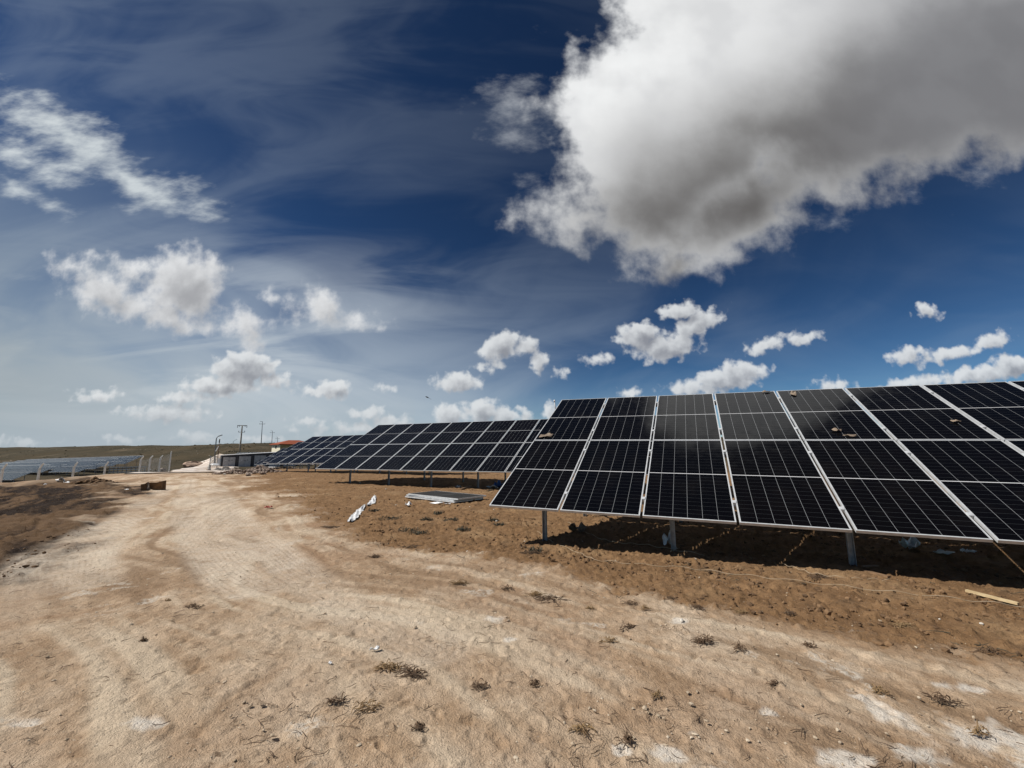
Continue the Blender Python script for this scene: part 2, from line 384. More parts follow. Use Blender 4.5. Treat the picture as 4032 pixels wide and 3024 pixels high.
    gr = t.mix(t.ramp(g1, .38, .62), (.036, .031, .015), (.072, .054, .028)); gr = t.mix(t.ramp(g2, .5, .72, 0, .7), gr, (.026, .025, .012))
    gr = t.mix(t.ramp(t.noise(t.mapping(pos, rot=(0, 0, R(-20)), sc=(.25, 1, 1)), .16, 6, .7), .56, .68, 0, .6), gr, (.20, .16, .11))
    c = t.mix(A_('grass'), c, gr)
    c = t.mix(t.ramp(n3, .34, .7, .0, .42), c, t.mix(.5, c, (.05, .03, .018)))
    c = t.mix(t.ramp(n4, .62, .74, 0, .35), c, (.72, .62, .48)); c = t.mix(t.ramp(n4, .38, .27, 0, .5), c, (.07, .045, .028))
    t.put(p.inputs['Base Color'], c)
    hgt = t.math('ADD', t.math('MULTIPLY', n3, .6), t.math('MULTIPLY', n4, .4)); t.put(p.inputs['Normal'], t.bump(hgt, 1.0, .035))
    me.materials.append(m)
    o = bpy.data.objects.new('ground', me); COL.objects.link(o)
    return tag(o, 'bare brown and pale trampled earth running to an olive scrub hill', None, kind='structure')
ground()

# chalk road beyond the pad
def road():
    mb = MB(); n = 90; m = 14; vs = []
    p0 = Vector((G(722, 1866).x, G(722, 1866).y)); 
    c_pts = [(-22.9, 28.6), (-27.3, 35.6), (-33, 45), (-42, 58.5), (-55, 77), (-69, 97), (-83, 116), (-95, 131)]
    wd = [2.6, 3.0, 3.3, 3.4, 3.6, 3.8, 3.8, 3.2]
    def ev(t):
        k = min(int(t), len(c_pts) - 2); f = t - k
        return Vector(c_pts[k]).lerp(Vector(c_pts[k + 1]), f), wd[k] * (1 - f) + wd[k + 1] * f, (Vector(c_pts[k + 1]) - Vector(c_pts[k])).normalized()
    for i in range(n):
        c, w, d = ev(i / (n - 1) * (len(c_pts) - 1)); nrm = Vector((d.y, -d.x))
        for k in range(m):
            s = k / (m - 1) * 2 - 1
            if abs(s) == 1: s *= 1 + .14 * math.sin(i * .9 + k) + random.uniform(-.1, .1)
            q = c + nrm * s * w
            vs.append((q.x, q.y, h1(q.x, q.y) + (.05 + .03 * random.random() if abs(s) < .98 else -.05)))
    fs = [(i * m + k, i * m + k + 1, (i + 1) * m + k + 1, (i + 1) * m + k) for i in range(n - 1) for k in range(m - 1)]
    mb.add(vs, fs, 0, True); o = mb.build('road', M['chalk']); tag(o, 'white crushed chalk road climbing away past the pad', None, kind='structure')
road()

# ------------------------------------------------------------------ solar tables
PW, PH, GX, GY = 1.134, 2.279, .036, .015
def panel_meshes():
    lam = MB(); fw = .017
    lam.add([(fw, fw, -.003), (PW - fw, fw, -.003), (PW - fw, PH - fw, -.003), (fw, PH - fw, -.003)], [(0, 1, 2, 3)], 0)
    lam.add([(fw, fw, -.009), (PW - fw, fw, -.009), (PW - fw, PH - fw, -.009), (fw, PH - fw, -.009)], [(3, 2, 1, 0)], 1)
    fr = MB(); t = .035
    for (x0, x1, y0, y1) in ((0, PW, 0, fw), (0, PW, PH - fw, PH), (0, fw, fw, PH - fw), (PW - fw, PW, fw, PH - fw)):
        fr.box(((x0 + x1) / 2, (y0 + y1) / 2, -t / 2), x1 - x0, y1 - y0, t)
    both = MB(); both.v = lam.v + fr.v; both.f = list(lam.f) + [tuple(i + len(lam.v) for i in f) for f in fr.f]; both.m = lam.m + [2] * len(fr.f); both.sm = [False] * len(both.f)
    farcell, ft, fp = material('solar_cells_distant', .12, 0, .5, 1.3); fp.inputs['Base Color'].default_value = (.016, .019, .018, 1)
    return lam.mesh('solar_panel', [M['cell'], M['back']]), fr.mesh('frame', [M['alu']]), both.mesh('solar_panel_far', [farcell, M['back'], M['alu']])
ME_LAM, ME_FRAME, ME_FAR = panel_meshes()
def axes(yaw, slope, tilt):
    a = Vector((math.cos(yaw) * math.cos(slope), math.sin(yaw) * math.cos(slope), math.sin(slope)))
    n = Vector((-math.sin(yaw), math.cos(yaw), 0)); b = n * math.cos(tilt) + Vector((0, 0, 1)) * math.sin(tilt)
    b = (b - a * a.dot(b)).normalized(); return a, b, a.cross(b)
def table(label, O, yaw, slope, tilt, cols, posts, near=True, group='solar tables standing in rows', clamps=False, far_seam=False, fb=.57, rb=3.55):
    O = Vector(O); yaw, slope, tilt = R(yaw), R(slope), R(tilt); a, b, nz = axes(yaw, slope, tilt)
    g0 = O.copy(); g0.z = h1(O.x, O.y)
    root = empty('solar_table', g0, label, 'solar array', group)
    def P(u, v, w=0): return O + a * u + b * v + nz * w - g0
    Mx = Matrix((a, b, nz)).transposed().to_4x4(); pit = PW + GX
    for r in (0, 1):
        for c in cols:
            Mt = Matrix.Translation(P(c * pit, r * (PH + GY))) @ Mx
            if near:
                pn = inst('solar_panel', ME_LAM, root, Mt); inst('frame', ME_FRAME, pn)
            else: inst('solar_panel', ME_FAR, root, Mt)
    u0, u1 = cols[0] * pit - .03, (cols[-1] + 1) * pit - GX + .03
    rails = [.42, 1.86, PH + GY + .42, PH + GY + 1.86]
    for v in rails:
        mb = MB(); mb.bar(P(u0 + .05, v, -.068), P(u1 - .05, v, -.068), .045, .06, nz); mb.build('rail', M['steel'], root)
    if far_seam:  # bright strips added for the light reflected along seam and top edge
        mb = MB(); mb.bar(P(u0, PH + GY / 2, .012), P(u1, PH + GY / 2, .012), .05, .02, nz); mb.build('glint_strip', M['steel_pale'], root)
        mb = MB(); mb.bar(P(u0, 2 * PH + GY + .03, .012), P(u1, 2 * PH + GY + .03, .012), .04, .02, nz); mb.build('glint_strip', M['steel_pale'], root)
    for u in posts:
        mb = MB(); mb.bar(P(u, .25, -.145), P(u, 4.3, -.145), .05, .09, nz); mb.build('beam', M['steel'], root)
        for v in (fb, rb):
            top = P(u, v, -.19); wx = (top + g0); zb = h1(wx.x, wx.y) - .25 - g0.z
            mb = MB(); mb.chan((top.x, top.y, zb), top, .065, .06, .005, Vector((a.y, -a.x, 0))); mb.build('post', M['steel'], root)
        if near:
            q = P(u, rb, -.19); w2 = q + g0; zq = h1(w2.x, w2.y) + .45 - g0.z
            mb = MB(); mb.bar(Vector((q.x, q.y, zq)) + a * .045, P(u, 1.75, -.19) + a * .045, .035, .035, nz); mb.build('brace', M['steel'], root)
    if clamps:
        for c in cols[1:]:
            for v in rails:
                mb = MB(); cx = c * pit - GX / 2
                mb.box((0, 0, .004), GX + .012, .06, .006, Mx.to_3x3()); mb.box(tuple(nz * -.02), GX - .008, .05, .04, Mx.to_3x3())
                o = mb.build('clamp', M['alu'], root); o.location = P(cx, v + random.uniform(-.03, .03), .001)
    return root
T1 = Vector((-.3718, 6.7922, -.8637 + CZ)); Y1, S1, L1 = -23.58, -.697, 27.72
t1 = table('nearest solar table, filling the right of the photo, with debris on its panels', T1, Y1, S1, L1, range(0, 11), [.72, 2.68, 4.76, 6.85, 8.95, 11.05], clamps=True)
T2 = Vector((-8.885, 18.9955, -.7946 + CZ))
table('second solar table, standing just behind the nearest one and above the stacked panels', T2, -22.95, .037, 28.5, range(0, 14), [1.5 + 2.15 * i for i in range(7)])
T3 = Vector((-18.657, 31.935, -.9288 + CZ))
table('third solar table, with its front left post beside the rubble heap', T3, -23.1, .6, 27.8, range(0, 12), [1.5 + 2.2 * i for i in range(6)])
yaw_ = R(-23); nh = Vector((-math.sin(yaw_), math.cos(yaw_), 0))
def on_row(px, py, N):
    d = ray(px, py); return CAM + d * (N / d.dot(nh))
table('fourth solar table, only its left edge showing past the third table', on_row(1036, 1820, 29.8), -23, .6, 27.8, range(0, 12), [1.5 + 2.2 * i for i in range(6)])
table('fifth solar table, the low one overlapping the grey switchgear house', on_row(1000, 1829, 37.7), -23, .6, 27.8, range(0, 12), [1.5 + 2.2 * i for i in range(6)])
a6, b6, n6 = axes(R(-23), R(.6), R(27.8))
table('far solar table whose dark top edge shows over the switchgear house roof', on_row(937, 1782, 66) - b6 * 4.573, -23, .6, 27.8, range(0, 14), [1.5 + 4.4 * i for i in range(4)], near=False)
# the lower field on the left: rows given by the middle of their right end
aL, bL, nL = axes(R(-22), R(1.2), R(28))
def left_row(label, px, py, N, c0, c1, off=0):
    m = on_row(px, py, N); O = m - bL * (PH + GY / 2) - aL * off
    table(label, O, -22, 1.2, 28, range(-c1, -c0), [-1.2 - (PW + GX) * c0 - 4.4 * i for i in range(max(1, int((c1 - c0) * 1.17 / 4.4 + .6)))], near=False, far_seam=True, group='solar tables in the lower field beyond the fence')
left_row('nearest solar table of the lower field, running out at the left edge behind the fence', 126, 1859, 32, 0, 18)
left_row('short solar table of the lower field between two white fence posts, second row', 364, 1835, 45, 0, 10)
left_row('solar table of the second lower row continuing left behind the nearest lower table', 364, 1835, 45, 12, 46)
left_row('solar table of the third row in the lower field, ending by the braced fence post', 420, 1826, 52, 0, 48)
left_row('solar table of the fourth row in the lower field, behind the braced fence post', 485, 1817, 58.5, 0, 52)
left_row('farthest solar table of the lower field, its corner touching a tall fence post', 529, 1810, 65, 0, 56)

# debris lying on the panels of the nearest table
a1, b1, n1 = axes(R(Y1), R(S1), R(L1))
def on_table(px, py, lift=.004):
    d = ray(px, py); t = (T1 - CAM).dot(n1) / d.dot(n1); return CAM + d * t + n1 * lift
def scrap(name, mat, c, w, h, M3, seed, thick=.004, crumple=.02, label='', cat='litter', group=None, n=7):
    """crumpled irregular piece of sheet with thickness"""
    rr = random.Random(seed); mb = MB(); vs = []
    ph = [rr.random() * 6.3 for _ in range(6)]
    for j in range(n):
        for i in range(n):
            u, v = i / (n - 1) * 2 - 1, j / (n - 1) * 2 - 1
            a = math.atan2(v, u); k = 1 + .2 * math.sin(2 * a + ph[0]) + .14 * math.sin(3 * a + ph[1]) + .08 * math.sin(7 * a + ph[2])
            rr_ = max(abs(u), abs(v)); f = (rr_ / max(math.hypot(u, v), 1e-6)) if rr_ else 1
            f = 1 * .45 + f * .55
            z = crumple * (1 + math.sin(u * 3.1 + ph[3] + v * 2) * .5 + math.sin(v * 4.3 + ph[4] - u * 1.7) * .5) * (.35 + .65 * abs(math.sin(u * 2 + ph[5])))
            vs.append((u * w / 2 * k * f, v * h / 2 * k * f, z))
    o = len(vs); vs2 = [(x, y, z + thick) for x, y, z in vs]
    fs = []
    idx = lambda i, j: j * n + i
    for j in range(n - 1):
        for i in range(n - 1):
            q = (idx(i, j), idx(i + 1, j), idx(i + 1, j + 1), idx(i, j + 1)); fs.append(tuple(reversed(q))); fs.append(tuple(k + o for k in q))
    ring = [idx(i, 0) for i in range(n)] + [idx(n - 1, j) for j in range(1, n)] + [idx(i, n - 1) for i in range(n - 2, -1, -1)] + [idx(0, j) for j in range(n - 2, 0, -1)]
    for k in range(len(ring)):
        p, q = ring[k], ring[(k + 1) % len(ring)]; fs.append((p, q, q + o, p + o))
    mb.add([M3 @ Vector(v) for v in vs + vs2], fs, 0, True)
    ob = mb.build(name, mat); ob.location = c
    return tag(ob, label, cat, group)
MT = Matrix((a1, b1, n1)).transposed()
def rz(deg): return Matrix.Rotation(R(deg), 3, 'Z')
scrap('cardboard_scrap', M['card_pale'], on_table(2152, 1718), .24, .13, MT @ rz(20), 3, label='torn pale cardboard lying on the top left panel of the nearest table', cat='cardboard')
scrap('cardboard_scrap', M['card_pale'], on_table(3293, 1698), .11, .09, MT @ rz(-30), 4, crumple=.03, label='crumpled tan paper on a panel right of the middle of the nearest table', cat='paper')
scrap('cardboard_scrap', M['card_pale'], on_table(3345, 1719), .17, .04, MT, 5, label='narrow tan strip against the frame beside the crumpled tan paper', cat='cardboard')
scrap('cardboard_scrap', M['card_pale'], on_table(3762, 1662), .12, .05, MT @ rz(-25), 6, label='small tan scrap on the far right panel of the nearest table', cat='cardboard')
scrap('cardboard_scrap', M['card_pale'], on_table(3015, 1545), .14, .05, MT @ rz(10), 10, label='tiny tan scrap at the top edge of the fourth panel', cat='cardboard')
scrap('cardboard_scrap', M['card_pale'], on_table(3125, 1552), .1, .2, MT @ rz(-20), 11, label='thin tan strip hanging from the top edge of the fifth panel', cat='cardboard')
# little sensor behind the left edge of the nearest table
p = on_table(2184, 1594, -.02) + b1 * .12 - a1 * .04
mb = MB(); mb.tube([p - n1 * .25, p + Vector((0, 0, .05))], .012, 8); mb.tube([p + Vector((0, 0, .05)), p + Vector((0, 0, .10))], .02, 12)
sens = empty('light_sensor', p - n1 * .25, 'small white cap sensor on a stalk at the left edge of the nearest table', 'sensor')
o = mb.build('sensor_cap', M['whitetrim'], sens, origin=sens.location)

# ------------------------------------------------------------------ stack of spare panels on the ground
fl = G(1789, 1984); lf = G(1568, 1957); 
ax_ = (lf - fl); ax_.z = 0; ax_.normalize(); bx_ = Vector((-ax_.y, ax_.x, 0)); 
if bx_.y < 0: bx_ = -bx_
STK = ['lowest solar panel of the stack lying on the soil', 'middle solar panel of the stack on the soil, its white rim jutting out', 'top solar panel of the stack, lying dark face up on the soil']
zs = sum(h1((fl + ax_ * u + bx_ * v).x, (fl + ax_ * u + bx_ * v).y) for u in (0, 1, 2.2) for v in (0, .5, 1.1)) / 9 + .03
ME_DUSTY = ME_LAM.copy(); ME_DUSTY.materials[0] = M['cell_dusty']
for k in range(3):
    off = [(0, 0), (.05, .02), (-.08, .06)][k]
    # panel local x = across, local y = long side; long side runs along ax_
    org = fl + ax_ * off[0] + bx_ * off[1]; org.z = zs + .038 * (k + 1)
    X = -bx_; Yv = ax_; Z = X.cross(Yv)
    if Z.z < 0: X = bx_; Z = X.cross(Yv)
    else: org = org + bx_ * PW
    ang = Matrix.Rotation(R([.6, -.9, .8][k]), 4, 'Z')
    Mt = Matrix.Translation(org) @ ang @ Matrix((X, Yv, Z)).transposed().to_4x4()
    o = inst('stacked_panel', ME_DUSTY); o.matrix_world = Mt; inst('frame', ME_FRAME, o)
    tag(o, STK[k], 'solar panel', 'spare solar panels stacked on the ground')
def gscrap(name, mat, px, py, w, h, rot, seed, label, cat='litter', crumple=.03, group=None, thick=.004, lift=.012):
    p = G(px, py); p.z += lift
    return scrap(name, mat, p, w, h, rz(rot), seed, thick, crumple, label, cat, group)
gscrap('foam_strip', M['white_plastic'], 1738, 1986, .55, .09, -18, 21, 'flat white foam strip poking out under the front of the panel stack', 'foam', .03)
gscrap('foam_piece', M['white_plastic'], 1607, 1994, .17, .16, 30, 22, 'white torn foam piece on the soil left of the panel stack', 'foam', .06)
gscrap('white_scrap', M['white_plastic'], 1805, 1921, .22, .12, 10, 23, 'white scrap on the soil behind the panel stack', 'litter', .05)
gscrap('plastic_bag', M['blue'], 1962, 1920, .42, .3, 30, 24, 'crumpled blue plastic bag beside the left corner of the nearest table', 'bag', .16)
gscrap('plastic_sheet', M['white_plastic'], 1938, 1923, .42, .22, -20, 25, 'white plastic sheet lying against the crumpled blue bag', 'plastic', .07)
mb = MB(); p, q = G(1814, 1928), G(1855, 1919); mb.bar(p + Vector((0, 0, .03)), q + Vector((0, 0, .03)), .1, .035); tag(mb.build('timber_plank', M['oldtimber'], origin=p), 'brown plank on the soil behind the panel stack', 'plank')

# ------------------------------------------------------------------ white film, litter, planks, cords
def film(name, pix, widths, label, seed):
    rr = random.Random(seed); pts = [G(*q) for q in pix]; n = 26; m = 9; vs = []
    for i in range(n):
        t = i / (n - 1) * (len(pts) - 1); k = min(int(t), len(pts) - 2); f = t - k
        c = pts[k].lerp(pts[k + 1], f); w = widths[k] * (1 - f) + widths[k + 1] * f
        d = (pts[k + 1] - pts[k]); d.z = 0; d.normalize(); nr = Vector((d.y, -d.x, 0))
        w *= 1 + rr.uniform(-.18, .18)
        for j in range(m):
            s = j / (m - 1) * 2 - 1; q = c + nr * s * w / 2 + d * rr.uniform(-.015, .015)
            z = .015 + .035 * (1 + math.sin(s * 5 + i * .7 + seed)) * .5 * (1.2 - abs(s)) + rr.uniform(0, .02)
            vs.append((q.x, q.y, h1(q.x, q.y) + z))
    fs = [(i * m + j, i * m + j + 1, (i + 1) * m + j + 1, (i + 1) * m + j) for i in range(n - 1) for j in range(m - 1)]
    o = len(vs); vs += [(x, y, z - .006) for x, y, z in vs]; f2 = [tuple(reversed([k + o for k in f])) for f in fs]
    ring = [j for j in range(m)] + [i * m + m - 1 for i in range(1, n)] + [(n - 1) * m + j for j in range(m - 2, -1, -1)] + [i * m for i in range(n - 2, 0, -1)]
    side = [(ring[k], ring[(k + 1) % len(ring)], ring[(k + 1) % len(ring)] + o, ring[k] + o) for k in range(len(ring))]
    mb = MB(); mb.add(vs, fs + f2 + side, 0, True); return tag(mb.build(name, M['white_plastic'], origin=pts[0]), label, 'plastic film')
film('plastic_film', [(1378, 2058), (1398, 2035), (1418, 2012), (1436, 1992)], [.13, .19, .15, .04], 'long twisted strip of white plastic film on brown soil, the larger nearer piece', 1)
film('plastic_film', [(1446, 1993), (1462, 1985), (1470, 1970), (1475, 1956)], [.05, .19, .14, .08], 'short strip of white plastic film behind the long twisted one', 4)
gscrap('white_scrap', M['white_plastic'], 3590, 2165, .34, .16, 15, 31, 'largest crumpled white plastic in the shade under the nearest table', 'plastic', .1)
gscrap('white_scrap', M['white_plastic'], 3715, 2185, .22, .1, -10, 32, 'flat white plastic piece in the shade right of the crumpled one', 'plastic', .03)
gscrap('white_scrap', M['white_plastic'], 3812, 2180, .2, .09, 20, 33, 'white scrap in the deep shade farthest right under the nearest table', 'plastic', .03)
gscrap('white_scrap', M['white_plastic'], 2634, 2150, .11, .16, 80, 34, 'white scrap in the shade beside the second front post', 'plastic', .12)
gscrap('cardboard_scrap', M['card_pale'], 2275, 2096, .3, .2, 15, 35, 'pale cardboard in the shade right of the first front post', 'cardboard', .09)
gscrap('red_wrapper', M['red'], 1056, 2002, .16, .08, 20, 36, 'small red wrapper on the edge of the pale track', 'wrapper', .03)
gscrap('white_scrap', M['white_plastic'], 1476, 2569, .07, .022, 25, 37, 'thin curled white scrap in the foreground above the root clumps', 'litter', .015)
gscrap('white_scrap', M['white_plastic'], 1299, 2623, .026, .018, 10, 38, 'small white chip on the pale earth left of the root clumps', 'litter', .008)
gscrap('white_scrap', M['white_plastic'], 503, 1930, .16, .09, 0, 39, 'white scrap on the track left of the cardboard box', 'litter', .02)
gscrap('white_scrap', M['white_plastic'], 237, 1897, .4, .22, 20, 40, 'larger white litter on the dark bank below the fence', 'litter', .14)
gscrap('white_scrap', M['white_plastic'], 262, 1903, .4, .12, -10, 41, 'flat white litter right of the larger one on the dark bank', 'litter', .05)
gscrap('white_scrap', M['white_plastic'], 178, 1911, .2, .1, 0, 42, 'small white litter left of the larger one on the dark bank', 'litter', .04)
def plank(name, p0, p1, w, h, mat, label):
    p, q = G(*p0), G(*p1); p.z += h / 2 + .012; q.z += h / 2 + .012
    mb = MB(); mb.bar(p, q, w, h); return tag(mb.build(name, mat, origin=p), label, 'plank')
plank('timber_plank', (3806, 2335), (4012, 2388), .035, .022, M['timber'], 'fresh yellow timber batten on the soil at the right edge')
plank('timber_plank', (3402, 2240), (3455, 2236), .05, .02, M['oldtimber'], 'short board at the foot of the third front post')
plank('timber_plank', (3406, 2256), (3502, 2280), .05, .02, M['oldtimber'], 'long board on the shade line right of the third front post')
def cord(pix, label, r=.004):
    pts = [G(*q) for q in pix]; out = []
    for k in range(len(pts) - 1):
        for s in range(10):
            f = s / 10; q = pts[k].lerp(pts[k + 1], f); out.append(Vector((q.x, q.y, h1(q.x, q.y) + .03 + .01 * math.sin(k * 3 + s))))
    mb = MB(); mb.tube(out, r, 5); return tag(mb.build('cord', M['cord'], origin=out[0]), label, 'cord')
cord([(2115, 2098), (2180, 2145), (2280, 2185), (2340, 2213), (2480, 2228), (2700, 2245), (2900, 2270), (3150, 2300), (3450, 2335), (3750, 2368), (4032, 2400), (4300, 2430)], 'pale cord on the soil, the long one nearer the camera', .003)
cord([(2640, 2182), (2670, 2168), (2655, 2160)], 'short pale cord at the foot of the second front post', .006)
cord([(3075, 2228), (3140, 2248), (3200, 2268), (3320, 2286), (3420, 2290), (3520, 2296)], 'pale cord just outside the shade of the nearest table', .003)
cord([(2235, 2062), (2300, 2098), (2370, 2130), (2440, 2145), (2530, 2150), (2640, 2170), (2790, 2195)], 'thin cable in the shade behind the second front post', .004)

# cardboard box on the track
def cardboard_box():
    c = G(592, 1930); root = empty('cardboard_box', c, 'crushed brown cardboard box lying open on the pale track', 'box')
    L, D_, h = .62, .3, .3; ang = 15
    def wall(p, q, hh0, hh1, lean, name):
        p = Matrix.Rotation(R(ang), 3, 'Z') @ Vector(p); q = Matrix.Rotation(R(ang), 3, 'Z') @ Vector(q); n = 7; vs = []
        d = (q - p).normalized(); nr = Vector((d.y, -d.x, 0))
        for i in range(n):
            f = i / (n - 1); b = p.lerp(q, f); hh = hh0 + (hh1 - hh0) * f + (.02 * math.sin(i * 1.1 + p.x * 5))
            for s, zz in ((0, -.03), (.02 * math.sin(i * 1.7), hh * .5), (lean, hh)):
                vs.append(b + nr * s + Vector((0, 0, zz)))
        fs = [(i * 3 + k, (i + 1) * 3 + k, (i + 1) * 3 + k + 1, i * 3 + k + 1) for i in range(n - 1) for k in (0, 1)]
        o = len(vs); v2 = [v + nr * .006 for v in vs]; f2 = [tuple(reversed([k + o for k in f])) for f in fs]
        mb = MB(); mb.add(vs + v2, fs + f2); mb.build(name, M['card'], root)
    wall((-L / 2, 0, 0), (L / 2, 0, 0), h * .8, h, .03, 'front_panel'); wall((L / 2, 0, 0), (L / 2 + .05, D_, 0), h, h * 1.05, -.06, 'side_panel')
    wall((L / 2 + .04, D_, 0), (-L / 2, D_, 0), h * 1.05, h * .8, -.02, 'back_panel'); wall((-L / 2, D_, 0), (-L / 2, 0, 0), h * .8, h * .75, -.08, 'side_panel')
    mb = MB(); mb.box((0, D_ / 2, .015), L, D_, .01, Matrix.Rotation(R(ang), 3, 'Z')); mb.build('bottom_panel', M['card'], root)
    mb = MB(); vs = [];
    tp = [(-.14, -.012, .3), (-.06, -.02, .3), (-.02, -.06, .14), (.05, -.05, .02), (-.1, -.05, .02), (-.1, -.03, .15)]
    o = len(tp); vs = [Matrix.Rotation(R(ang), 3, 'Z') @ Vector(v) for v in tp]; vs += [v + Vector((.004, -.008, 0)) for v in vs]
    mb.add(vs, [(0, 1, 2, 5), (5, 2, 3, 4), (11, 8, 7, 6), (10, 9, 8, 11)]); mb.build('tape_flap', M['card_pale'], root)
cardboard_box()

# ------------------------------------------------------------------ small ground cover
def scatter_pts(n, r0, r1, az0=-54, az1=54):
    a = np.radians(rng.uniform(az0, az1, n)); r = np.exp(rng.uniform(np.log(r0), np.log(r1), n)); return r * np.sin(a), r * np.cos(a), r
ICO = None
def scatter_rocks(name, n, r0, r1, s0, s1, mat, keep, label, flatn=.6):
    x, y, r = scatter_pts(n, r0, r1); pale, dark = zones(x, y); k = rng.random(n) < keep(pale, dark, x, y); x, y, r = x[k], y[k], r[k]
    z = H(x, y); bm = bmesh.new(); bmesh.ops.create_icosphere(bm, subdivisions=1, radius=1)
    bv = np.array([v.co[:] for v in bm.verts]); bf = np.array([[v.index for v in f.verts] for f in bm.faces]); bm.free()
    N = len(x); sz = s0 * (s1 / s0) ** (rng.random(N) ** 2.2); sc = rng.uniform(.6, 1.3, (N, 3)) * sz[:, None]; sc[:, 2] *= flatn
    th = rng.random(N) * 6.28; jit = 1 + rng.uniform(-.3, .3, (N, len(bv), 1))
    v = bv[None] * jit * sc[:, None, :]; cx, sx = np.cos(th)[:, None], np.sin(th)[:, None]
    vx = v[..., 0] * cx - v[..., 1] * sx + x[:, None]; vy = v[..., 0] * sx + v[..., 1] * cx + y[:, None]; vz = v[..., 2] + z[:, None] + sz[:, None] * .25
    V = np.stack([vx, vy, vz], -1).reshape(-1, 3); Fc = (bf[None] + (np.arange(N) * len(bv))[:, None, None]).reshape(-1, 3)
    me = bpy.data.meshes.new(name); me.from_pydata(V.tolist(), [], Fc.tolist()); me.materials.append(mat); me.update()
    o = bpy.data.objects.new(name, me); COL.objects.link(o); return tag(o, label, 'ground cover', kind='stuff')
scatter_rocks('gravel', 9000, 1.4, 30, .002, .013, M['gravel'], lambda p, d, x, y: .25 + .6 * p, 'pale grit and small stones strewn over the earth')
scatter_rocks('soil_clods', 26000, 3.5, 34, .006, .032, M['clod'], lambda p, d, x, y: np.maximum(np.clip(1 - p * 1.6, 0, 1) * .95, np.where(d > .85, .6, 0)), 'brown clods of loose soil around the tables', .75)
def scatter_twigs(name, n, r0, r1, l0, l1, mat, keep, label, rad=.0012, lift=.5):
    x, y, r = scatter_pts(n, r0, r1); pale, dark = zones(x, y); k = rng.random(n) < keep(pale, dark, x, y); mb = MB()
    for X, Y, rr in zip(x[k], y[k], r[k]):
        L = random.uniform(l0, l1); a = random.random() * 6.3; pts = []; z0 = h1(X, Y); px, py = X, Y
        for i in range(4):
            pts.append((px, py, z0 + .006 + random.uniform(0, .25) * L * lift)); a += random.uniform(-.7, .7); px += math.cos(a) * L / 3; py += math.sin(a) * L / 3
        mb.tube(pts, [rad * (1 + L * 8) * q for q in (1, .9, .7, .35)], 4, False)
    o = mb.build(name, mat); return tag(o, label, 'ground cover', kind='stuff')
clump = lambda x, y, s, t: sst(t, t + .25, perlin(x / s, y / s, 51))
scatter_twigs('plant_debris', 4200, 1.5, 16, .015, .11, M['twig'], lambda p, d, x, y: .12 + .75 * clump(x, y, .7, .1), 'dark bits of dry roots and twigs strewn over the earth')
scatter_twigs('dry_grass', 2600, 4, 24, .04, .16, M['weed'], lambda p, d, x, y: (1 - p) * (.04 + .9 * clump(x, y, .9, .22)), 'grey green weed stalks on the brown soil', .0016, 1.2)
# individual clumps of dry roots
ROOTS = [(1527, 2635, .16, 'largest dark tangle of dry roots in the foreground, the left one of a close pair'), (1625, 2660, .17, 'dark tangle of dry roots right of the largest foreground tangle'),
 (1320, 2770, .11, 'small brown root tangle at lower middle, left of the dark green tinted one'), (1445, 2790, .13, 'root tangle at lower middle with stiff straight fibres'),
 (1885, 2705, .10, 'lone root clump right of the foreground pair'), (2170, 2365, .24, 'broad root tangle on the pale earth left of the shaded table edge'), (2105, 2345, .16, 'thin root clump just left of the broad tangle'),
 (2775, 2530, .15, 'dense dark root clump in the middle of the pale earth at right'), (2470, 2475, .13, 'wispy root clump between the broad tangle and the dense one'), (2395, 2530, .11, 'small flat root clump below the wispy one'),
 (2740, 2395, .12, 'root clump on the soil edge below the second post'), (2480, 2380, .13, 'flat root strand clump under the white stone'), (2540, 2400, .08, 'small star of roots right of the flat strand clump'),
 (3220, 2275, .22, 'bushy dead weed at the shade line left of the third post'), (3700, 2755, .13, 'curled root with a long tail at lower right'), (3465, 2730, .07, 'short dark root left of the curled one at lower right'),
 (3190, 2550, .1, 'low root strand on pale earth below the third post'), (760, 2395, .12, 'flat fan of twigs on the pale track at left'), (660, 2370, .06, 'small dark twig knot left of the twig fan'),
 (1620, 2155, .25, 'dark upright root stump on the brown soil edge'), (1300, 2078, .3, 'dry brush heap left of the white film'), (1810, 2300, .18, 'spidery root clump on the pale earth in the middle'),
 (2095, 2180, .26, 'dry weed heap in front of the first front post'), (1475, 2195, .16, 'twig clump on the track edge below the white film'), (2920, 2415, .1, 'short root strands on the soil below the middle of the table'), (1995, 2320, .14, 'twig cluster left of the broad root tangle'),
 (2470, 2925, 0.09, 'root bundle near the bottom edge, right of centre'), (2290, 2880, 0.12, 'curled dark root at the bottom, left of the bottom edge bundle'), (1650, 2870, 0.07, 'short twig knot near the bottom left of centre'), (2105, 2700, 0.07, 'thin dark root strands right of the lone clump'), (2590, 2745, 0.06, 'tiny root knot below the dense clump'), (3050, 2700, 0.07, 'loose root strand below the dense clump on the pale earth at right'), (2915, 2560, 0.09, 'flat brown root mat just right of the dense clump'), (2325, 2400, 0.07, 'single root curl right of the broad tangle'), (2640, 2360, 0.08, 'dark root curl on the soil under the second post'), (3110, 2420, 0.1, 'long dark root strand on the brown soil below the third post'), (3560, 2470, 0.16, 'long thin root across the brown soil at right'), (3890, 2570, 0.14, 'long curved root on the soil at the far right'), (560, 2530, 0.05, 'dark twig knot at far left of the pale track'), (3850, 2890, 0.1, 'brown root strip in the white chalk patch at the lower right corner')]
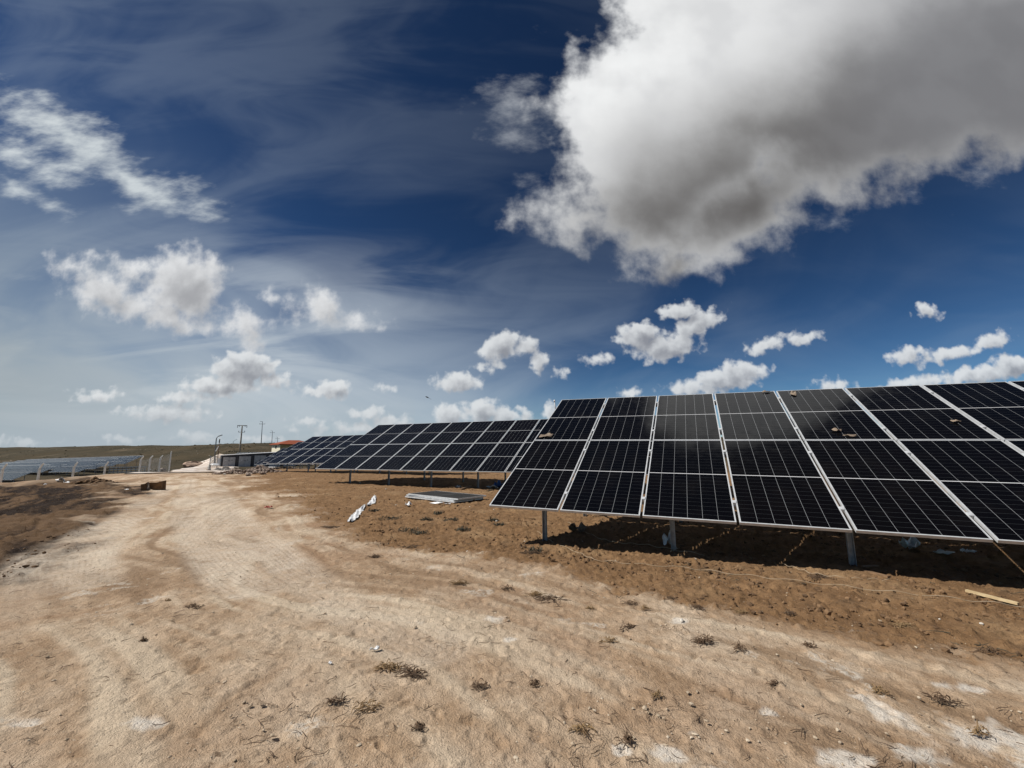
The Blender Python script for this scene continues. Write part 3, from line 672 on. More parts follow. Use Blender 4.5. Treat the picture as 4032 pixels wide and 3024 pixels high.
for k, (px, py, sz, lb) in enumerate(ROOTS):
    c = G(px, py); mb = MB(); rr = random.Random(100 + k)
    sz *= .92
    stretch = rr.uniform(.35, .8); tilt = rr.uniform(-.5, .5)
    for i in range(64 if sz > .13 else 34):
        a = rr.gauss(tilt, .8) + (math.pi if rr.random() < .5 else 0); L = sz * rr.uniform(.15, .6); lift = abs(rr.gauss(0, .014))
        gx, gy = max(-.45, min(.45, rr.gauss(0, .3))) * sz, max(-.4, min(.4, rr.gauss(0, .3))) * sz * stretch; pts = []; st = Vector((gx * math.cos(tilt) - gy * math.sin(tilt), gx * math.sin(tilt) + gy * math.cos(tilt), 0))
        for j in range(5):
            pts.append((st.x, st.y, .002 + lift * math.sin(math.pi * (j + .5) / 5) * (1.4 - min(1, st.length / sz)))); a += rr.uniform(-.6, .6)
            st = st + Vector((math.cos(a), math.sin(a), 0)) * L / 4
        mb.tube(pts, [rr.uniform(.0013, .0036) * (1 + sz) * q for q in (.7, 1, .9, .7, .3)], 4, False)
    o = mb.build('root_clump', M['twig'] if k % 3 else M['straw']); o.location = c + Vector((0, 0, .004)); tag(o, lb, 'dry roots', 'clumps of dry roots on the earth')
# weeds near the stack
WEEDS = [(1475, 2014, .5, 'dark green weed tuft right of the white film'), (1530, 2045, .7, 'wide grey green weed patch between the white film and panel stack'), (1610, 2092, .6, 'weed patch on the soil below the panel stack'),
 (1650, 2105, .5, 'weed tuft right of the lower weed patch'), (1678, 2050, .4, 'weed tuft in front of the panel stack'), (1725, 2025, .35, 'brownish dead weed at the foot of the panel stack'), (1775, 2052, .45, 'grey green weed under the front corner of the stack'),
 (1822, 2090, .45, 'low weed right of the panel stack front corner'), (1940, 2052, .35, 'sparse weed below the left corner of the nearest table'), (1966, 2072, .35, 'sparse weed left of the first front post'), (1930, 1935, .4, 'weed tuft by the blue bag'), (2105, 2172, .3, 'weed before the first front post')]
for k, (px, py, sz, lb) in enumerate(WEEDS):
    c = G(px, py); mb = MB(); rr = random.Random(300 + k)
    for i in range(150):
        a = rr.random() * 6.3; q = Vector((max(-.3, min(.3, rr.gauss(0, .17))) * sz, max(-.25, min(.25, rr.gauss(0, .14))) * sz, 0)); L = rr.uniform(.03, .11); e = rr.uniform(.2, 1.3)
        d = Vector((math.cos(a) * math.cos(e), math.sin(a) * math.cos(e), math.sin(e))); wv = Vector((-math.sin(a), math.cos(a), 0)) * rr.uniform(.003, .008)
        m_ = q + d * L * .55 + Vector((0, 0, .01)); tip = q + d * L; tip.z *= .8
        mb.add([q - wv * .5, q + wv * .5, m_ + wv, m_ - wv, tip], [(0, 1, 2, 3), (3, 2, 4)])
    o = mb.build('weed', M['weed']); o.location = c; tag(o, lb, 'weed', 'low weeds on the brown soil')
# pale stones big enough to point at
STONES = [(2737, 2205, .05, 'white stone on the soil in front of the table, right of the second post'), (3700, 2440, .02, 'pale pebble on the brown soil at the right'), (3866, 2460, .035, 'round tan stone on the soil at the far right'), (3280, 2290, .03, 'white chip beside the cord near the third post'),
 (2066, 2133, .03, 'white chip left of the first post foot'), (2685, 2448, .05, 'flat white stone on the pale earth in the middle right'), (1840, 2175, .05, 'small white stone on soil between the weeds and track'), (1850, 1998, .06, 'white stone on soil right of the panel stack'),
 (1945, 2008, .05, 'white stone below the table corner left of the weeds'), (1955, 2055, .07, 'pale flat stone among the sparse weeds'), (1418, 1904, .1, 'pale stone behind the white film near the second table'), (1520, 1927, .08, 'pale stone left of the panel stack'), (1560, 1990, .06, 'small pale stone left of the torn foam')]
for k, (px, py, sz, lb) in enumerate(STONES):
    c = G(px, py); mb = MB(); rock_mb(mb, (0, 0, sz * .2), sz * .5, 500 + k, (1, .8, .6), 2, 0, .3)
    o = mb.build('stone', M['stone_white']); o.location = c; tag(o, lb, 'stone', 'pale stones on the earth')

# ------------------------------------------------------------------ rubble
def pile(name, outline, n, s0, s1, hgt, mat, label):
    """heap of broken stone filling a footprint given by its two ends"""
    p, q, wid = outline; mb = MB(); rr = random.Random(hash(label) % 1000 if False else len(label))
    d = (q - p); L = d.length; d = d / L; nr = Vector((-d.y, d.x, 0))
    for i in range(n):
        u = rr.random(); v = max(-1, min(1, rr.gauss(0, .45))); prof = (math.sin(math.pi * min(max(u, .02), .98)) ** .6) * (1 - abs(v)) * (.6 + .4 * math.sin(u * 9 + 1))
        c = p + d * u * L + nr * v * wid; s = s0 * (s1 / s0) ** (rr.random() ** 1.6)
        rock_mb(mb, (c.x, c.y, h1(c.x, c.y) + prof * hgt * rr.uniform(.5, 1) + s * .1), s, i * 7 + n, (1, rr.uniform(.5, .9), rr.uniform(.35, .75)), 1, 0, .6)
    o = mb.build(name, mat); tag(o, label, 'rubble', kind='stuff')
pile('rubble', (G(900, 1868), G(1066, 1857), 1.3), 1000, .05, .17, .6, M['rubble'], 'long low heap of broken brown rubble in front of the third table')
pile('rubble', (G(850, 1853), G(905, 1850), 1.1), 420, .05, .15, .8, M['rubble_grey'], 'rounded grey rubble heap beside the concrete stump')
pile('rubble', (G(1075, 1849), G(1300, 1846), .9), 380, .06, .17, .35, M['rubble'], 'low line of dark rubble in the shade under the third table')
BIG = [(1037, 1869, .34, 'round brown boulder in front of the rubble heap'), (978, 1874, .3, 'flat dark stone slab in front of the rubble heap'), (1082, 1855, .22, 'white stone block right of the rubble heap'), (1052, 1849, .24, 'white flat stone at the right end of the rubble heap'),
 (940, 1862, .25, 'pale angular block on the middle of the rubble heap'), (905, 1866, .2, 'pale block at the left foot of the long rubble heap'), (884, 1869, .16, 'small yellowish stone at the left tip of the long rubble heap'), (817, 1853, .3, 'dark broken lump left of the concrete stump'), (990, 1853, .28, 'grey block on top of the long rubble heap')]
for k, (px, py, s, lb) in enumerate(BIG):
    c = G(px, py); s *= .62; mb = MB(); rock_mb(mb, (0, 0, s * .3), s, 700 + k, (1, .7, .6), 2, 0, .3)
    o = mb.build('boulder', M['stone_white'] if 'white' in lb or 'pale' in lb or 'yellow' in lb else M['rubble']); o.location = c; tag(o, lb, 'boulder', 'larger stones round the rubble')
mb = MB(); p, q = G(1046, 1846), G(1086, 1848); mb.bar(p + Vector((0, 0, .25)), q + Vector((0, 0, .22)), .2, .06); tag(mb.build('timber_plank', M['whitetrim'], origin=p), 'long white board lying at the right end of the rubble heap', 'board')
# sacks by the fence corner
def lump(name, px, py, w, hh, mat, label, cat, seed, sy=.7):
    c = G(px, py); mb = MB(); rock_mb(mb, (0, 0, hh * .42), 1, seed, (w / 2, w / 2 * sy, hh / 2 * 1.15), 3, 0, .12, True); o = mb.build(name, mat); o.location = c; return tag(o, label, cat)
lump('sand_sack', 612, 1857, .62, .62, M['yellowrock'], 'ochre sack slumped by the fence where the chalk road starts', 'sack', 41)
lump('sand_sack', 640, 1861, .8, .5, M['rubble'], 'brown lumpy sack right of the ochre one at the edge of the chalk road', 'sack', 42)
lump('white_sack', 592, 1850, .4, .22, M['white_plastic'], 'white sack leaning on the left of the ochre sack', 'sack', 43)
lump('black_bag', 574, 1859, .62, .24, M['darkbag'], 'flat black bag left of the ochre sack', 'bag', 44)
gscrap('white_scrap', M['white_plastic'], 612, 1862, .4, .14, 10, 45, 'white sheet at the foot of the ochre sack', 'plastic', .06)
pile('soil_heap', (G(318, 1906), G(392, 1899), .8), 260, .05, .15, .3, M['clod'], 'low heap of dark dug clods on the bank left of the box')

# ------------------------------------------------------------------ fence of the lower field
fence = empty('fence', (-29.5, 24, h1(-29.5, 24)), 'chain link fence on white bent top concrete posts along the lower field', 'fence')
fo = fence.location.copy()
FX = -29.6
tops = [(27, 1826), (171, 1824), (305, 1820), (427, 1818), (565, 1796)]
fpts = []
for (px, py) in [(-420, 1828), (-265, 1828), (-120, 1827)] + tops:
    d = ray(px, py); t = FX / d.x; p = CAM + d * t; fpts.append(p)
e = fpts[-1]
for (px, py) in [(603, 1794), (642, 1793), (676, 1776)]:
    d = ray(px, py); D2 = Vector((-.50, .866)); den = d.x * D2.y - d.y * D2.x
    t = (e.x * D2.y - e.y * D2.x) / den; fpts.append(CAM + d * t)
def fence_post(p, zb, lean, parent, org, mat=None, bend=Vector((-.35, .1, .42))):
    """square post with cranked top"""
    mb = MB(); q = p - bend; mb.bar((q.x + lean, q.y, zb - .3), q, .09, .09, Vector((0, 1, 0))); mb.bar(q, p, .07, .07, Vector((0, 1, 0)))
    return mb.build('post', mat or M['fpost'], parent, origin=org)
bases = []
for i, p in enumerate(fpts):
    zb = min(h1(p.x, p.y), p.z - 1.9); bend = Vector((.16, .02, .3)) if i < 8 else Vector((.12, .1, .22))
    if i == len(fpts) - 1: bend = Vector((.02, .02, .2))
    fence_post(p, zb, 0, fence, fo, bend=bend); q = p - bend; bases.append((q, zb))
def chain(mb, q0, z0, q1, z1, r=.0021, sp=.11):
    a = Vector((q0.x, q0.y, 0)); b = Vector((q1.x, q1.y, 0)); L = (b - a).length; hh = 2.0
    def P(u, v): f = u / L; c = a.lerp(b, f); zt = q0.z * (1 - f) + q1.z * f; c.z = zt - .03 - v; return c
    n = int((L + hh) / sp)
    for k in range(n):
        s = k * sp
        u0, v0 = (s, 0) if s <= L else (L, s - L); u1, v1 = (max(0, s - hh), min(hh, s))
        mb.tube([P(u0, v0), P(u1, v1)], r, 3, False, smooth=False)
        mb.tube([P(L - u0, v0), P(L - u1, v1)], r, 3, False, smooth=False)
    for v in (0, 1.0, 2.0): mb.tube([P(0, v), P(L, v)], .004, 4, False)
for i in range(len(bases) - 1):
    mb = MB(); chain(mb, bases[i][0], 0, bases[i + 1][0], 0); mb.build('wire_mesh', M['wire'], fence, origin=fo)
mb = MB(); q, zb = bases[6]; mb.bar((q.x - .05, q.y - .12, q.z - .7), (q.x + .6, q.y - 1.5, h1(q.x + .6, q.y - 1.5) - .1), .09, .09); mb.build('brace', M['fpost'], fence, origin=fo)
# kerb under the road fence
mb = MB(); pp = [G(560, 1861), G(624, 1846)] ; qa, qb = bases[-4][0], bases[-1][0]
mb.bar((qa.x, qa.y, qa.z - 2.15), (qb.x, qb.y, qb.z - 2.15), .2, .25); mb.build('kerb', M['concrete'], fence, origin=fo)

# added posts and rails, in place of table shadow stripes and a farther fence
mf = on_row(430, 1858, 47); mroot = empty('stripe_frame', (mf.x, mf.y, h1(mf.x, mf.y)), 'grey posts and rails added beyond the fence corner, standing in for shadow stripes', 'added frame'); mo = mroot.location
for i in range(9):
    b0 = mf + aL * (i * 1.5); zb = h1(b0.x, b0.y); mb = MB(); mb.bar((b0.x, b0.y, zb - .2), (b0.x, b0.y, mf.z + .95 + i * .02), .11, .11); mb.build('post', M['lampgrey'], mroot, origin=mo)
for h_ in (-.05, .45, .9):
    mb = MB(); p0 = mf - aL * .3 + Vector((0, 0, h_)); mb.bar(p0, p0 + aL * 12.6, .1, .16); mb.build('rail', M['lampgrey'], mroot, origin=mo)

# ------------------------------------------------------------------ switchgear house, house, poles, lamps
def kiosk():
    A = at(864, 1836, 70); yaw = R(22); ux = Vector((math.cos(yaw), math.sin(yaw), 0)); uy = Vector((-math.sin(yaw), math.cos(yaw), 0))
    g = h1(A.x, A.y); O = Vector((A.x, A.y, g)); ztop = at(864, 1791, 70).z - g
    root = empty('switchgear_house', O, 'long low dark grey switchgear house with pale grey double doors and white roof edge', 'building')
    Lk, Dk = 11.5, 3.0; rise = .055
    Mr = Matrix((ux, uy, Vector((0, 0, 1)))).transposed()
    def bx(mb, x0, x1, y0, y1, z0, z1, k=0):
        vs = []
        for z in (0, 1):
            for y in (y0, y1):
                for x in (x0, x1): vs.append(Mr @ Vector((x, y, z0 if z == 0 else z1 + k * x)))
        mb.add(vs, [(0, 2, 3, 1), (4, 5, 7, 6), (0, 1, 5, 4), (2, 6, 7, 3), (0, 4, 6, 2), (1, 3, 7, 5)])
    mb = MB(); bx(mb, 0, Lk, .06, Dk, -.5, ztop - .12, rise); mb.build('wall', M['kiosk'], root)
    mb = MB(); vs = []
    for x in (-.15, Lk + .15):
        for (y, z) in ((-.12, 0), (Dk + .1, .07), (Dk + .1, .13), (-.12, .06)): vs.append(Mr @ Vector((x, y, ztop - .115 + z + rise * x)))
    mb.add(vs, [(0, 1, 2, 3), (7, 6, 5, 4), (0, 4, 5, 1), (1, 5, 6, 2), (2, 6, 7, 3), (3, 7, 4, 0)]); mb.build('roof', M['whitetrim'], root)
    for k in range(5):
        x0 = .42 + k * 2.25
        for s in (0, 1):
            xa = x0 + s * .88; mb = MB(); bx(mb, xa, xa + .86, 0, .055, -.2, ztop - .42 + rise * x0); d = mb.build('door', M['door'], root)
            mb = MB(); hx = xa + (.78 if s == 0 else .08); bx(mb, hx - .02, hx + .02, -.03, -.003, .85, 1.05); mb.build('handle', M['dark_metal'], d)
            mb = MB(); bx(mb, xa + .3, xa + .5, -.012, -.003, ztop - .95, ztop - .85); mb.build('sign_plate', M['dark_metal'] if s else M['whitetrim'], d)
            if k == 2:
                mb = MB(); bx(mb, xa + .15, xa + .7, -.015, -.003, .15, .6); mb.build('vent', M['kiosk'], d)
        mb = MB(); bx(mb, x0 - .4, x0 - .06, -.02, .055, -.5, ztop - .15 + rise * x0); mb.build('pilaster', M['kiosk'], root)
kiosk()
def house():
    A = at(1102, 1775, 112); yaw = R(48); ux = Vector((math.cos(yaw), math.sin(yaw), 0)); uy = Vector((-math.sin(yaw), math.cos(yaw), 0))
    g = min(h1(A.x, A.y), A.z); ze = at(1102, 1748.5, 112).z; O = Vector((A.x, A.y, g)); he = ze - g; Lh, Dh = 9.0, 6.2
    root = empty('house', O, 'small house with orange tiled hip roof, beige front and side wall lightened to sunlit cream', 'house')
    wallm = mat_noisy('beige_plaster', (.60, .45, .22), (.52, .39, .19), 1.5, .9); cream = mat_noisy('sunlit_plaster', (.85, .8, .62), (.8, .75, .57), 1.5, .9)  # side wall uses a lighter plaster, sunlight put into its colour
    tile, t, p = material('orange_roof_tiles', .85, 0, .2); oc = t.new('ShaderNodeTexCoord').outputs['Object']
    wv = t.new('ShaderNodeTexWave'); wv.inputs['Scale'].default_value = 3; t.put(wv.inputs['Vector'], oc)
    t.put(p.inputs['Base Color'], t.mix(t.math('MULTIPLY', wv.outputs['Fac'], .4), t.mix(t.noise(oc, 3, 4), (.36, .095, .042), (.27, .075, .04)), (.17, .05, .03)))
    Mr = Matrix((ux, uy, Vector((0, 0, 1)))).transposed(); V = lambda x, y, z: Mr @ Vector((x, y, z))
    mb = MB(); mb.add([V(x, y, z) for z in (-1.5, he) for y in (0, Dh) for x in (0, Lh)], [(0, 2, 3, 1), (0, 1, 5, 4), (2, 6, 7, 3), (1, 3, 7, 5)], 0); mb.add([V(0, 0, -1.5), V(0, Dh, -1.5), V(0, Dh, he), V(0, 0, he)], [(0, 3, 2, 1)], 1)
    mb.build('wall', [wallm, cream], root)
    ov = .55; rh = 1.15
    mb = MB(); vs = [V(-ov, -ov, he), V(Lh + ov, -ov, he), V(Lh + ov, Dh + ov, he), V(-ov, Dh + ov, he), V(Dh / 2, Dh / 2, he + rh), V(Lh - Dh / 2, Dh / 2, he + rh)]
    v2 = [V(-ov, -ov, he - .16), V(Lh + ov, -ov, he - .16), V(Lh + ov, Dh + ov, he - .16), V(-ov, Dh + ov, he - .16)]
    mb.add(vs + v2, [(0, 1, 5, 4), (1, 2, 5), (2, 3, 4, 5), (3, 0, 4), (6, 7, 1, 0), (7, 8, 2, 1), (8, 9, 3, 2), (9, 6, 0, 3), (9, 8, 7, 6)]); mb.build('roof', tile, root)
    mb = MB(); y0, y1 = 2.6, 3.6; mb.add([V(x, y, z) for z in (he - 1.15, he - .45) for y in (y0, y1) for x in (-.05, .02)], [(0, 2, 3, 1), (4, 5, 7, 6), (0, 1, 5, 4), (2, 6, 7, 3), (0, 4, 6, 2), (1, 3, 7, 5)]); mb.build('window', M['dark_metal'], root)
    mb = MB(); mb.add([V(x, y, z) for z in (he - 1.9, he - .7) for y in (-.05, .02) for x in (3.2, 4.6)], [(0, 2, 3, 1), (4, 5, 7, 6), (0, 1, 5, 4), (2, 6, 7, 3), (0, 4, 6, 2), (1, 3, 7, 5)]); mb.build('window', M['dark_metal'], root)
house()
def pole(px0, py0, px1, py1, Y, kind, label, arm, mat):
    top = at(px1, py1, Y); b = at(px0, py0, Y); x, y = top.x, top.y; zb = min(h1(b.x, b.y), b.z)
    root = empty('utility_pole', (b.x, b.y, zb), label, 'utility pole', 'utility poles on the hill'); o = root.location.copy()
    r0 = .24 if kind == 'T' else .18
    mb = MB(); mb.tube([(b.x, b.y, zb - .3), (x, y, top.z)], [r0, r0 * .6], 8); mb.build('shaft', mat, root, origin=o)
    ax = Vector((1, .25, 0)).normalized()
    if kind == 'T':
        mb = MB(); mb.bar(top - ax * arm / 2, top + ax * arm / 2, .14, .16); mb.build('crossarm', mat, root, origin=o)
        for s in (-.48, -.3, .48, .3):
            q = top + ax * arm * s; mb = MB(); mb.tube([q - Vector((0, 0, .08)), q - Vector((0, 0, .55 if abs(s) > .4 else .3))], [.06, .09], 6); mb.build('insulator', M['lampgrey'], root, origin=o)
        q = top - Vector((0, 0, 1.75)); mb = MB(); mb.bar(q - ax * .75, q + ax * .75, .09, .1); mb.build('crossarm', M['lampgrey'], root, origin=o)
        for s in (-.7, .7): mb = MB(); mb.tube([q + ax * s, q + ax * s + Vector((0, 0, .4))], .07, 6); mb.build('insulator', M['lampgrey'], root, origin=o)
    else:
        q = top - Vector((0, 0, 1.1)) ; mb = MB(); mb.bar(q - ax * arm / 2, q + ax * arm / 2, .13, .14); mb.build('crossarm', mat, root, origin=o)
        mb = MB(); mb.bar(top - ax * arm * .4, top + ax * .1, .12, .13); mb.build('crossarm', mat, root, origin=o)
        for s in (-.46, .46): mb = MB(); mb.tube([q + ax * arm * s + Vector((0, 0, .07)), q + ax * arm * s + Vector((0, 0, .35))], .06, 6); mb.build('insulator', M['lampgrey'], root, origin=o)
pole(943.7, 1782, 954, 1675.6, 110, 'T', 'brown concrete utility pole with a flat T top behind the switchgear house', 2.3, M['polecon'])
pole(1028, 1752, 1033.6, 1660, 190, 'X', 'tallest grey lattice pole on the ridge, with one long crossarm below its top', 2.4, M['lampgrey'])
pole(1070, 1750, 1073, 1696.5, 250, 'X', 'middle grey pole on the ridge left of the orange roof', 2.6, M['lampgrey'])
pole(1093, 1748, 1093.5, 1721, 310, 'X', 'farthest and smallest grey pole, standing just over the orange roof', 2.7, M['lampgrey'])
def lamp(px0, py0, px1, py1, hx, hy, Y, label, r=.07, curve=True):
    b = at(px0, py0, Y); t = at(px1, py1, Y); hd = at(hx, hy, Y); zb = min(b.z, h1(b.x, b.y)); root = empty('street_lamp', (b.x, b.y, zb), label, 'street lamp', 'street lamps by the road'); o = root.location.copy()
    mb = MB(); pts = [(b.x, b.y, zb - .2), (t.x, t.y, t.z - .2)]
    if curve:
        for f in (.15, .4, .7): q = t.lerp(hd, f); pts.append((q.x, q.y, t.z + (hd.z - t.z) * math.sin(f * math.pi / 2)))
    pts.append(tuple(hd)); mb.tube(pts, [r] * 2 + [r * .7] * (len(pts) - 2), 8); mb.build('pole', M['lampgrey'], root, origin=o)
    d = (hd - t); d.z *= .4; d.normalize(); mb = MB(); mb.bar(hd - d * .15, hd + d * .55, .26, .1); mb.build('lamp_head', M['lampgrey'], root, origin=o)
lamp(842, 1840, 852, 1726, 863, 1717, 76, 'dark street lamp with a curved arm left of the switchgear house', .085)
lamp(917.6, 1757, 918.4, 1737, 930, 1730.5, 230, 'faint distant street lamp with a slanted arm on the ridge', .1, False)
# rusty pole with white board
b = at(856, 1822, 62); t = at(865.4, 1728, 62); root = empty('gate_pole', (b.x, b.y, h1(b.x, b.y)), 'rusty pole with dark top and a slanting white board, beside the curved street lamp', 'pole'); o = root.location.copy()
m1 = at(862.5, 1747, 62)
mb = MB(); mb.tube([(b.x, b.y, o.z - .3), m1], .055, 8); mb.build('shaft', M['rust'], root, origin=o)
mb = MB(); mb.tube([m1, t], .075, 8); mb.build('pole_top', M['dark_metal'], root, origin=o)
mb = MB(); mb.bar(at(860.5, 1757, 61.9), at(849, 1777, 61.9), .13, .03, Vector((0, 1, 0))); mb.build('board', M['whitetrim'], root, origin=o)
mb = MB(); mb.tube([m1 + Vector((0, 0, -.1)), m1 + Vector((0, 0, .12))], .09, 8); mb.build('collar', M['whitetrim'], root, origin=o)
# concrete stump
def stump():
    c = G(823, 1853); mb = MB(); vs = []; n = 10; rr = random.Random(5)
    lv = [(-.1, .2), (.12, .19), (.3, .17), (.5, .17), (.66, .15), (.8, .1), (.86, .03)]
    for z, r in lv:
        for k in range(n): a = k * 2 * math.pi / n; q = r * (1 + rr.uniform(-.22, .22)); vs.append((math.cos(a) * q + z * .06 - .02, math.sin(a) * q, z + rr.uniform(-.03, .03)))
    mb.add(vs, [(i * n + k, i * n + (k + 1) % n, (i + 1) * n + (k + 1) % n, (i + 1) * n + k) for i in range(len(lv) - 1) for k in range(n)] + [tuple(range((len(lv) - 1) * n, len(lv) * n))])
    o = mb.build('concrete_stump', M['concrete']); o.location = c; tag(o, 'ragged grey concrete stump at the right edge of the chalk road', 'concrete post')
stump()
# wire fence beside the switchgear house, with bags in front
p0, p1 = at(826, 1826, 64), at(868, 1826, 68); z0, z1 = h1(p0.x, p0.y), h1(p1.x, p1.y)
f2 = empty('fence', (p0.x, p0.y, z0), 'short grey wire fence panel between the concrete stump and switchgear house', 'fence'); fo = f2.location.copy()
zt = at(826, 1795, 64).z
for f in (0, .5, 1):
    q = p0.lerp(p1, f); mb = MB(); mb.bar((q.x, q.y, h1(q.x, q.y) - .2), (q.x, q.y, zt), .07, .07); mb.build('post', M['steel'], f2, origin=fo)
mb = MB(); q0, q1 = Vector((p0.x, p0.y, zt)), Vector((p1.x, p1.y, zt)); chain(mb, q0, 0, q1, 0, .006, .12); mb.build('wire_mesh', M['wire'], f2, origin=fo)
c = at(846, 1831, 37.5); mb = MB(); rock_mb(mb, (0, 0, 0), 1, 61, (.42, .3, .15), 3, 0, .12, True); o = mb.build('white_sack', M['white_plastic']); o.location = c; tag(o, 'white sack lying on top of the grey rubble near the street lamp foot', 'sack')
c = at(860, 1829, 60); mb = MB(); mb.box((0, 0, .35), .32, .1, .9, rz(20)); mb.box((0, -.02, .82), .36, .14, .06, rz(20)); o = mb.build('white_board', M['whitetrim']); o.location = (c.x, c.y, c.z); tag(o, 'upright white board at the left corner of the switchgear house', 'board')
# gravel heap at the top of the road
c = at(780, 1800, 112); mb = MB(); rock_mb(mb, (0, 0, .1), 1, 71, (4.2, 3, 1.15), 3, 0, .25); o = mb.build('gravel_heap', mat_noisy('pink_gravel', (.5, .36, .27), (.36, .26, .19), .8, .95)); o.location = (c.x, c.y, h1(c.x, c.y)); tag(o, 'low pinkish gravel heap beside the far end of the chalk road', 'heap')

# scrub and stones on the hill
def hill_cover(name, n, mat, s0, s1, label, fl):
    mb = MB(); rr = random.Random(len(name)); k = 0
    while k < n:
        az = R(rr.uniform(-56, -14)); D = math.exp(rr.uniform(math.log(85), math.log(420))); x, y = D * math.sin(az), D * math.cos(az)
        nn = .4 * x + .917 * y
        if nn < 72: 
            k += 1; continue
        if float(perlin(np.array([x / 16]), np.array([y / 16]), 61 if name == 'hill_stones' else 63)[0]) < .08: k += 1; continue
        s = s0 * (s1 / s0) ** rr.random(); rock_mb(mb, (x, y, h1(x, y) + s * .15), s, k, (1, .8, fl), 1, 0, 1.0); k += 1
    o = mb.build(name, mat); tag(o, label, 'ground cover', kind='stuff')
hill_cover('scrub', 3500, M['scrub'], .12, .45, 'low dark scrub dotted over the far hillside', .55)
hill_cover('hill_stones', 1500, M['scree'], .1, .45, 'pale stones and banks scattered over the far hillside', .4)

# ------------------------------------------------------------------ bird
def bird():
    c = at(1682, 1564.5, 28); root = empty('bird', c, 'black bird with pale belly flying above the second solar table', 'bird')
    Z = Vector((0, 0, 1)); d = Vector((-.86, 0, .42)).normalized(); s = .21
    mb = MB(); pts = [(-.36, .0), (-.22, .05), (-.05, .085), (.14, .085), (.26, .06), (.34, .055), (.42, .028), (.5, .006)]
    mb.tube([d * (u * s * 1.5) for u, r in pts], [max(r * s * 1.6, .001) for u, r in pts], 10); body = mb.build('body', M['black'], root)
    mb = MB(); mb.tube([d * (u * s * 1.5) - Z * .016 for u in (-.08, .02, .14, .22)], [.005, .022, .022, .006], 8); mb.build('belly', M['whitetrim'], root)
    t0 = d * (-.3 * s * 1.5); t1 = t0 + Vector((.19, 0, -.085)); wv = Vector((.004, .03, 0)); up = Vector((0, 0, .006))
    mb = MB(); vs = [t0 - wv * .4 - up, t0 + wv * .4 - up, t1 + wv - up, t1 - wv - up]; vs += [v + up * 2 for v in vs]
    mb.add(vs, [(3, 2, 1, 0), (4, 5, 6, 7), (0, 1, 5, 4), (1, 2, 6, 5), (2, 3, 7, 6), (3, 0, 4, 7)]); mb.build('tail', M['black'], root)
    for sd in (1, -1):
        mb = MB(); r0 = d * .05; r1 = d * -.06; sp = Vector((.02, sd * .17, .03 if sd > 0 else .03)); tip = Vector((.06 if sd > 0 else .05, sd * .3, -.02 if sd > 0 else -.04))
        vs = [r0, r1, r1 + sp, r0 + sp, tip]; vs = vs + [v + Vector((0, 0, .008)) for v in vs]
        mb.add(vs, [(0, 3, 2, 1), (2, 3, 4), (5, 6, 7, 8), (7, 9, 8), (0, 1, 6, 5), (0, 5, 8, 3), (1, 2, 7, 6), (3, 8, 9, 4), (2, 4, 9, 7)]); mb.build('wing', M['black'], root)
bird()

# ------------------------------------------------------------------ sun and sky
SUN_AZ, SUN_EL = -96.0, 47.5       # azimuth from +Y towards +X
sd = Vector((math.sin(R(SUN_AZ)) * math.cos(R(SUN_EL)), math.cos(R(SUN_AZ)) * math.cos(R(SUN_EL)), math.sin(R(SUN_EL))))
L = bpy.data.lights.new('sun', 'SUN'); L.energy = 5.0; L.angle = R(.53); L.color = (1, .95, .88)
lo = bpy.data.objects.new('sun', L); COL.objects.link(lo); lo.rotation_euler = (-sd).to_track_quat('-Z', 'Y').to_euler()
# world: Nishita sky, a thin high veil, and cumulus as soft bodies of noise placed by direction
wd = bpy.data.worlds.new('World'); S.world = wd; wd.use_nodes = True
t = NT(wd.node_tree); bg = t.n['Background']; out = t.n['World Output']
sk = t.new('ShaderNodeTexSky', sky_type='NISHITA'); sk.sun_disc = False; sk.sun_elevation = R(SUN_EL); sk.sun_rotation = R(SUN_AZ)
sk.altitude = 2500; sk.air_density = 1.0; sk.dust_density = .3; sk.ozone_density = 3
STR = .06
g_ = t.new('ShaderNodeGamma'); t.put(g_.inputs[0], t.vmath('SCALE', sk.outputs[0], scale=.05)); g_.inputs[1].default_value = 1.6
clear = t.vmath('MULTIPLY', g_.outputs[0], (2.15 / STR, 2.5 / STR, 2.3 / STR))
D = t.vmath('NORMALIZE', t.new('ShaderNodeTexCoord').outputs['Generated'])
sp = t.new('ShaderNodeSeparateXYZ'); t.put(sp.inputs[0], D); dx, dy, dz = sp.outputs
front = t.ramp(dy, .12, .3)
dyc = t.math('MAXIMUM', dy, .1)
u, v = t.math('DIVIDE', dx, dyc), t.math('DIVIDE', dz, dyc)
cb = t.new('ShaderNodeCombineXYZ'); t.put(cb.inputs[0], u); t.put(cb.inputs[1], v); cb.inputs[2].default_value = 1; P = cb.outputs[0]
OV = W0 / 2212.0
def uv(x, y):
    d = ray(x * OV, y * OV); return d.x / d.y, d.z / d.y
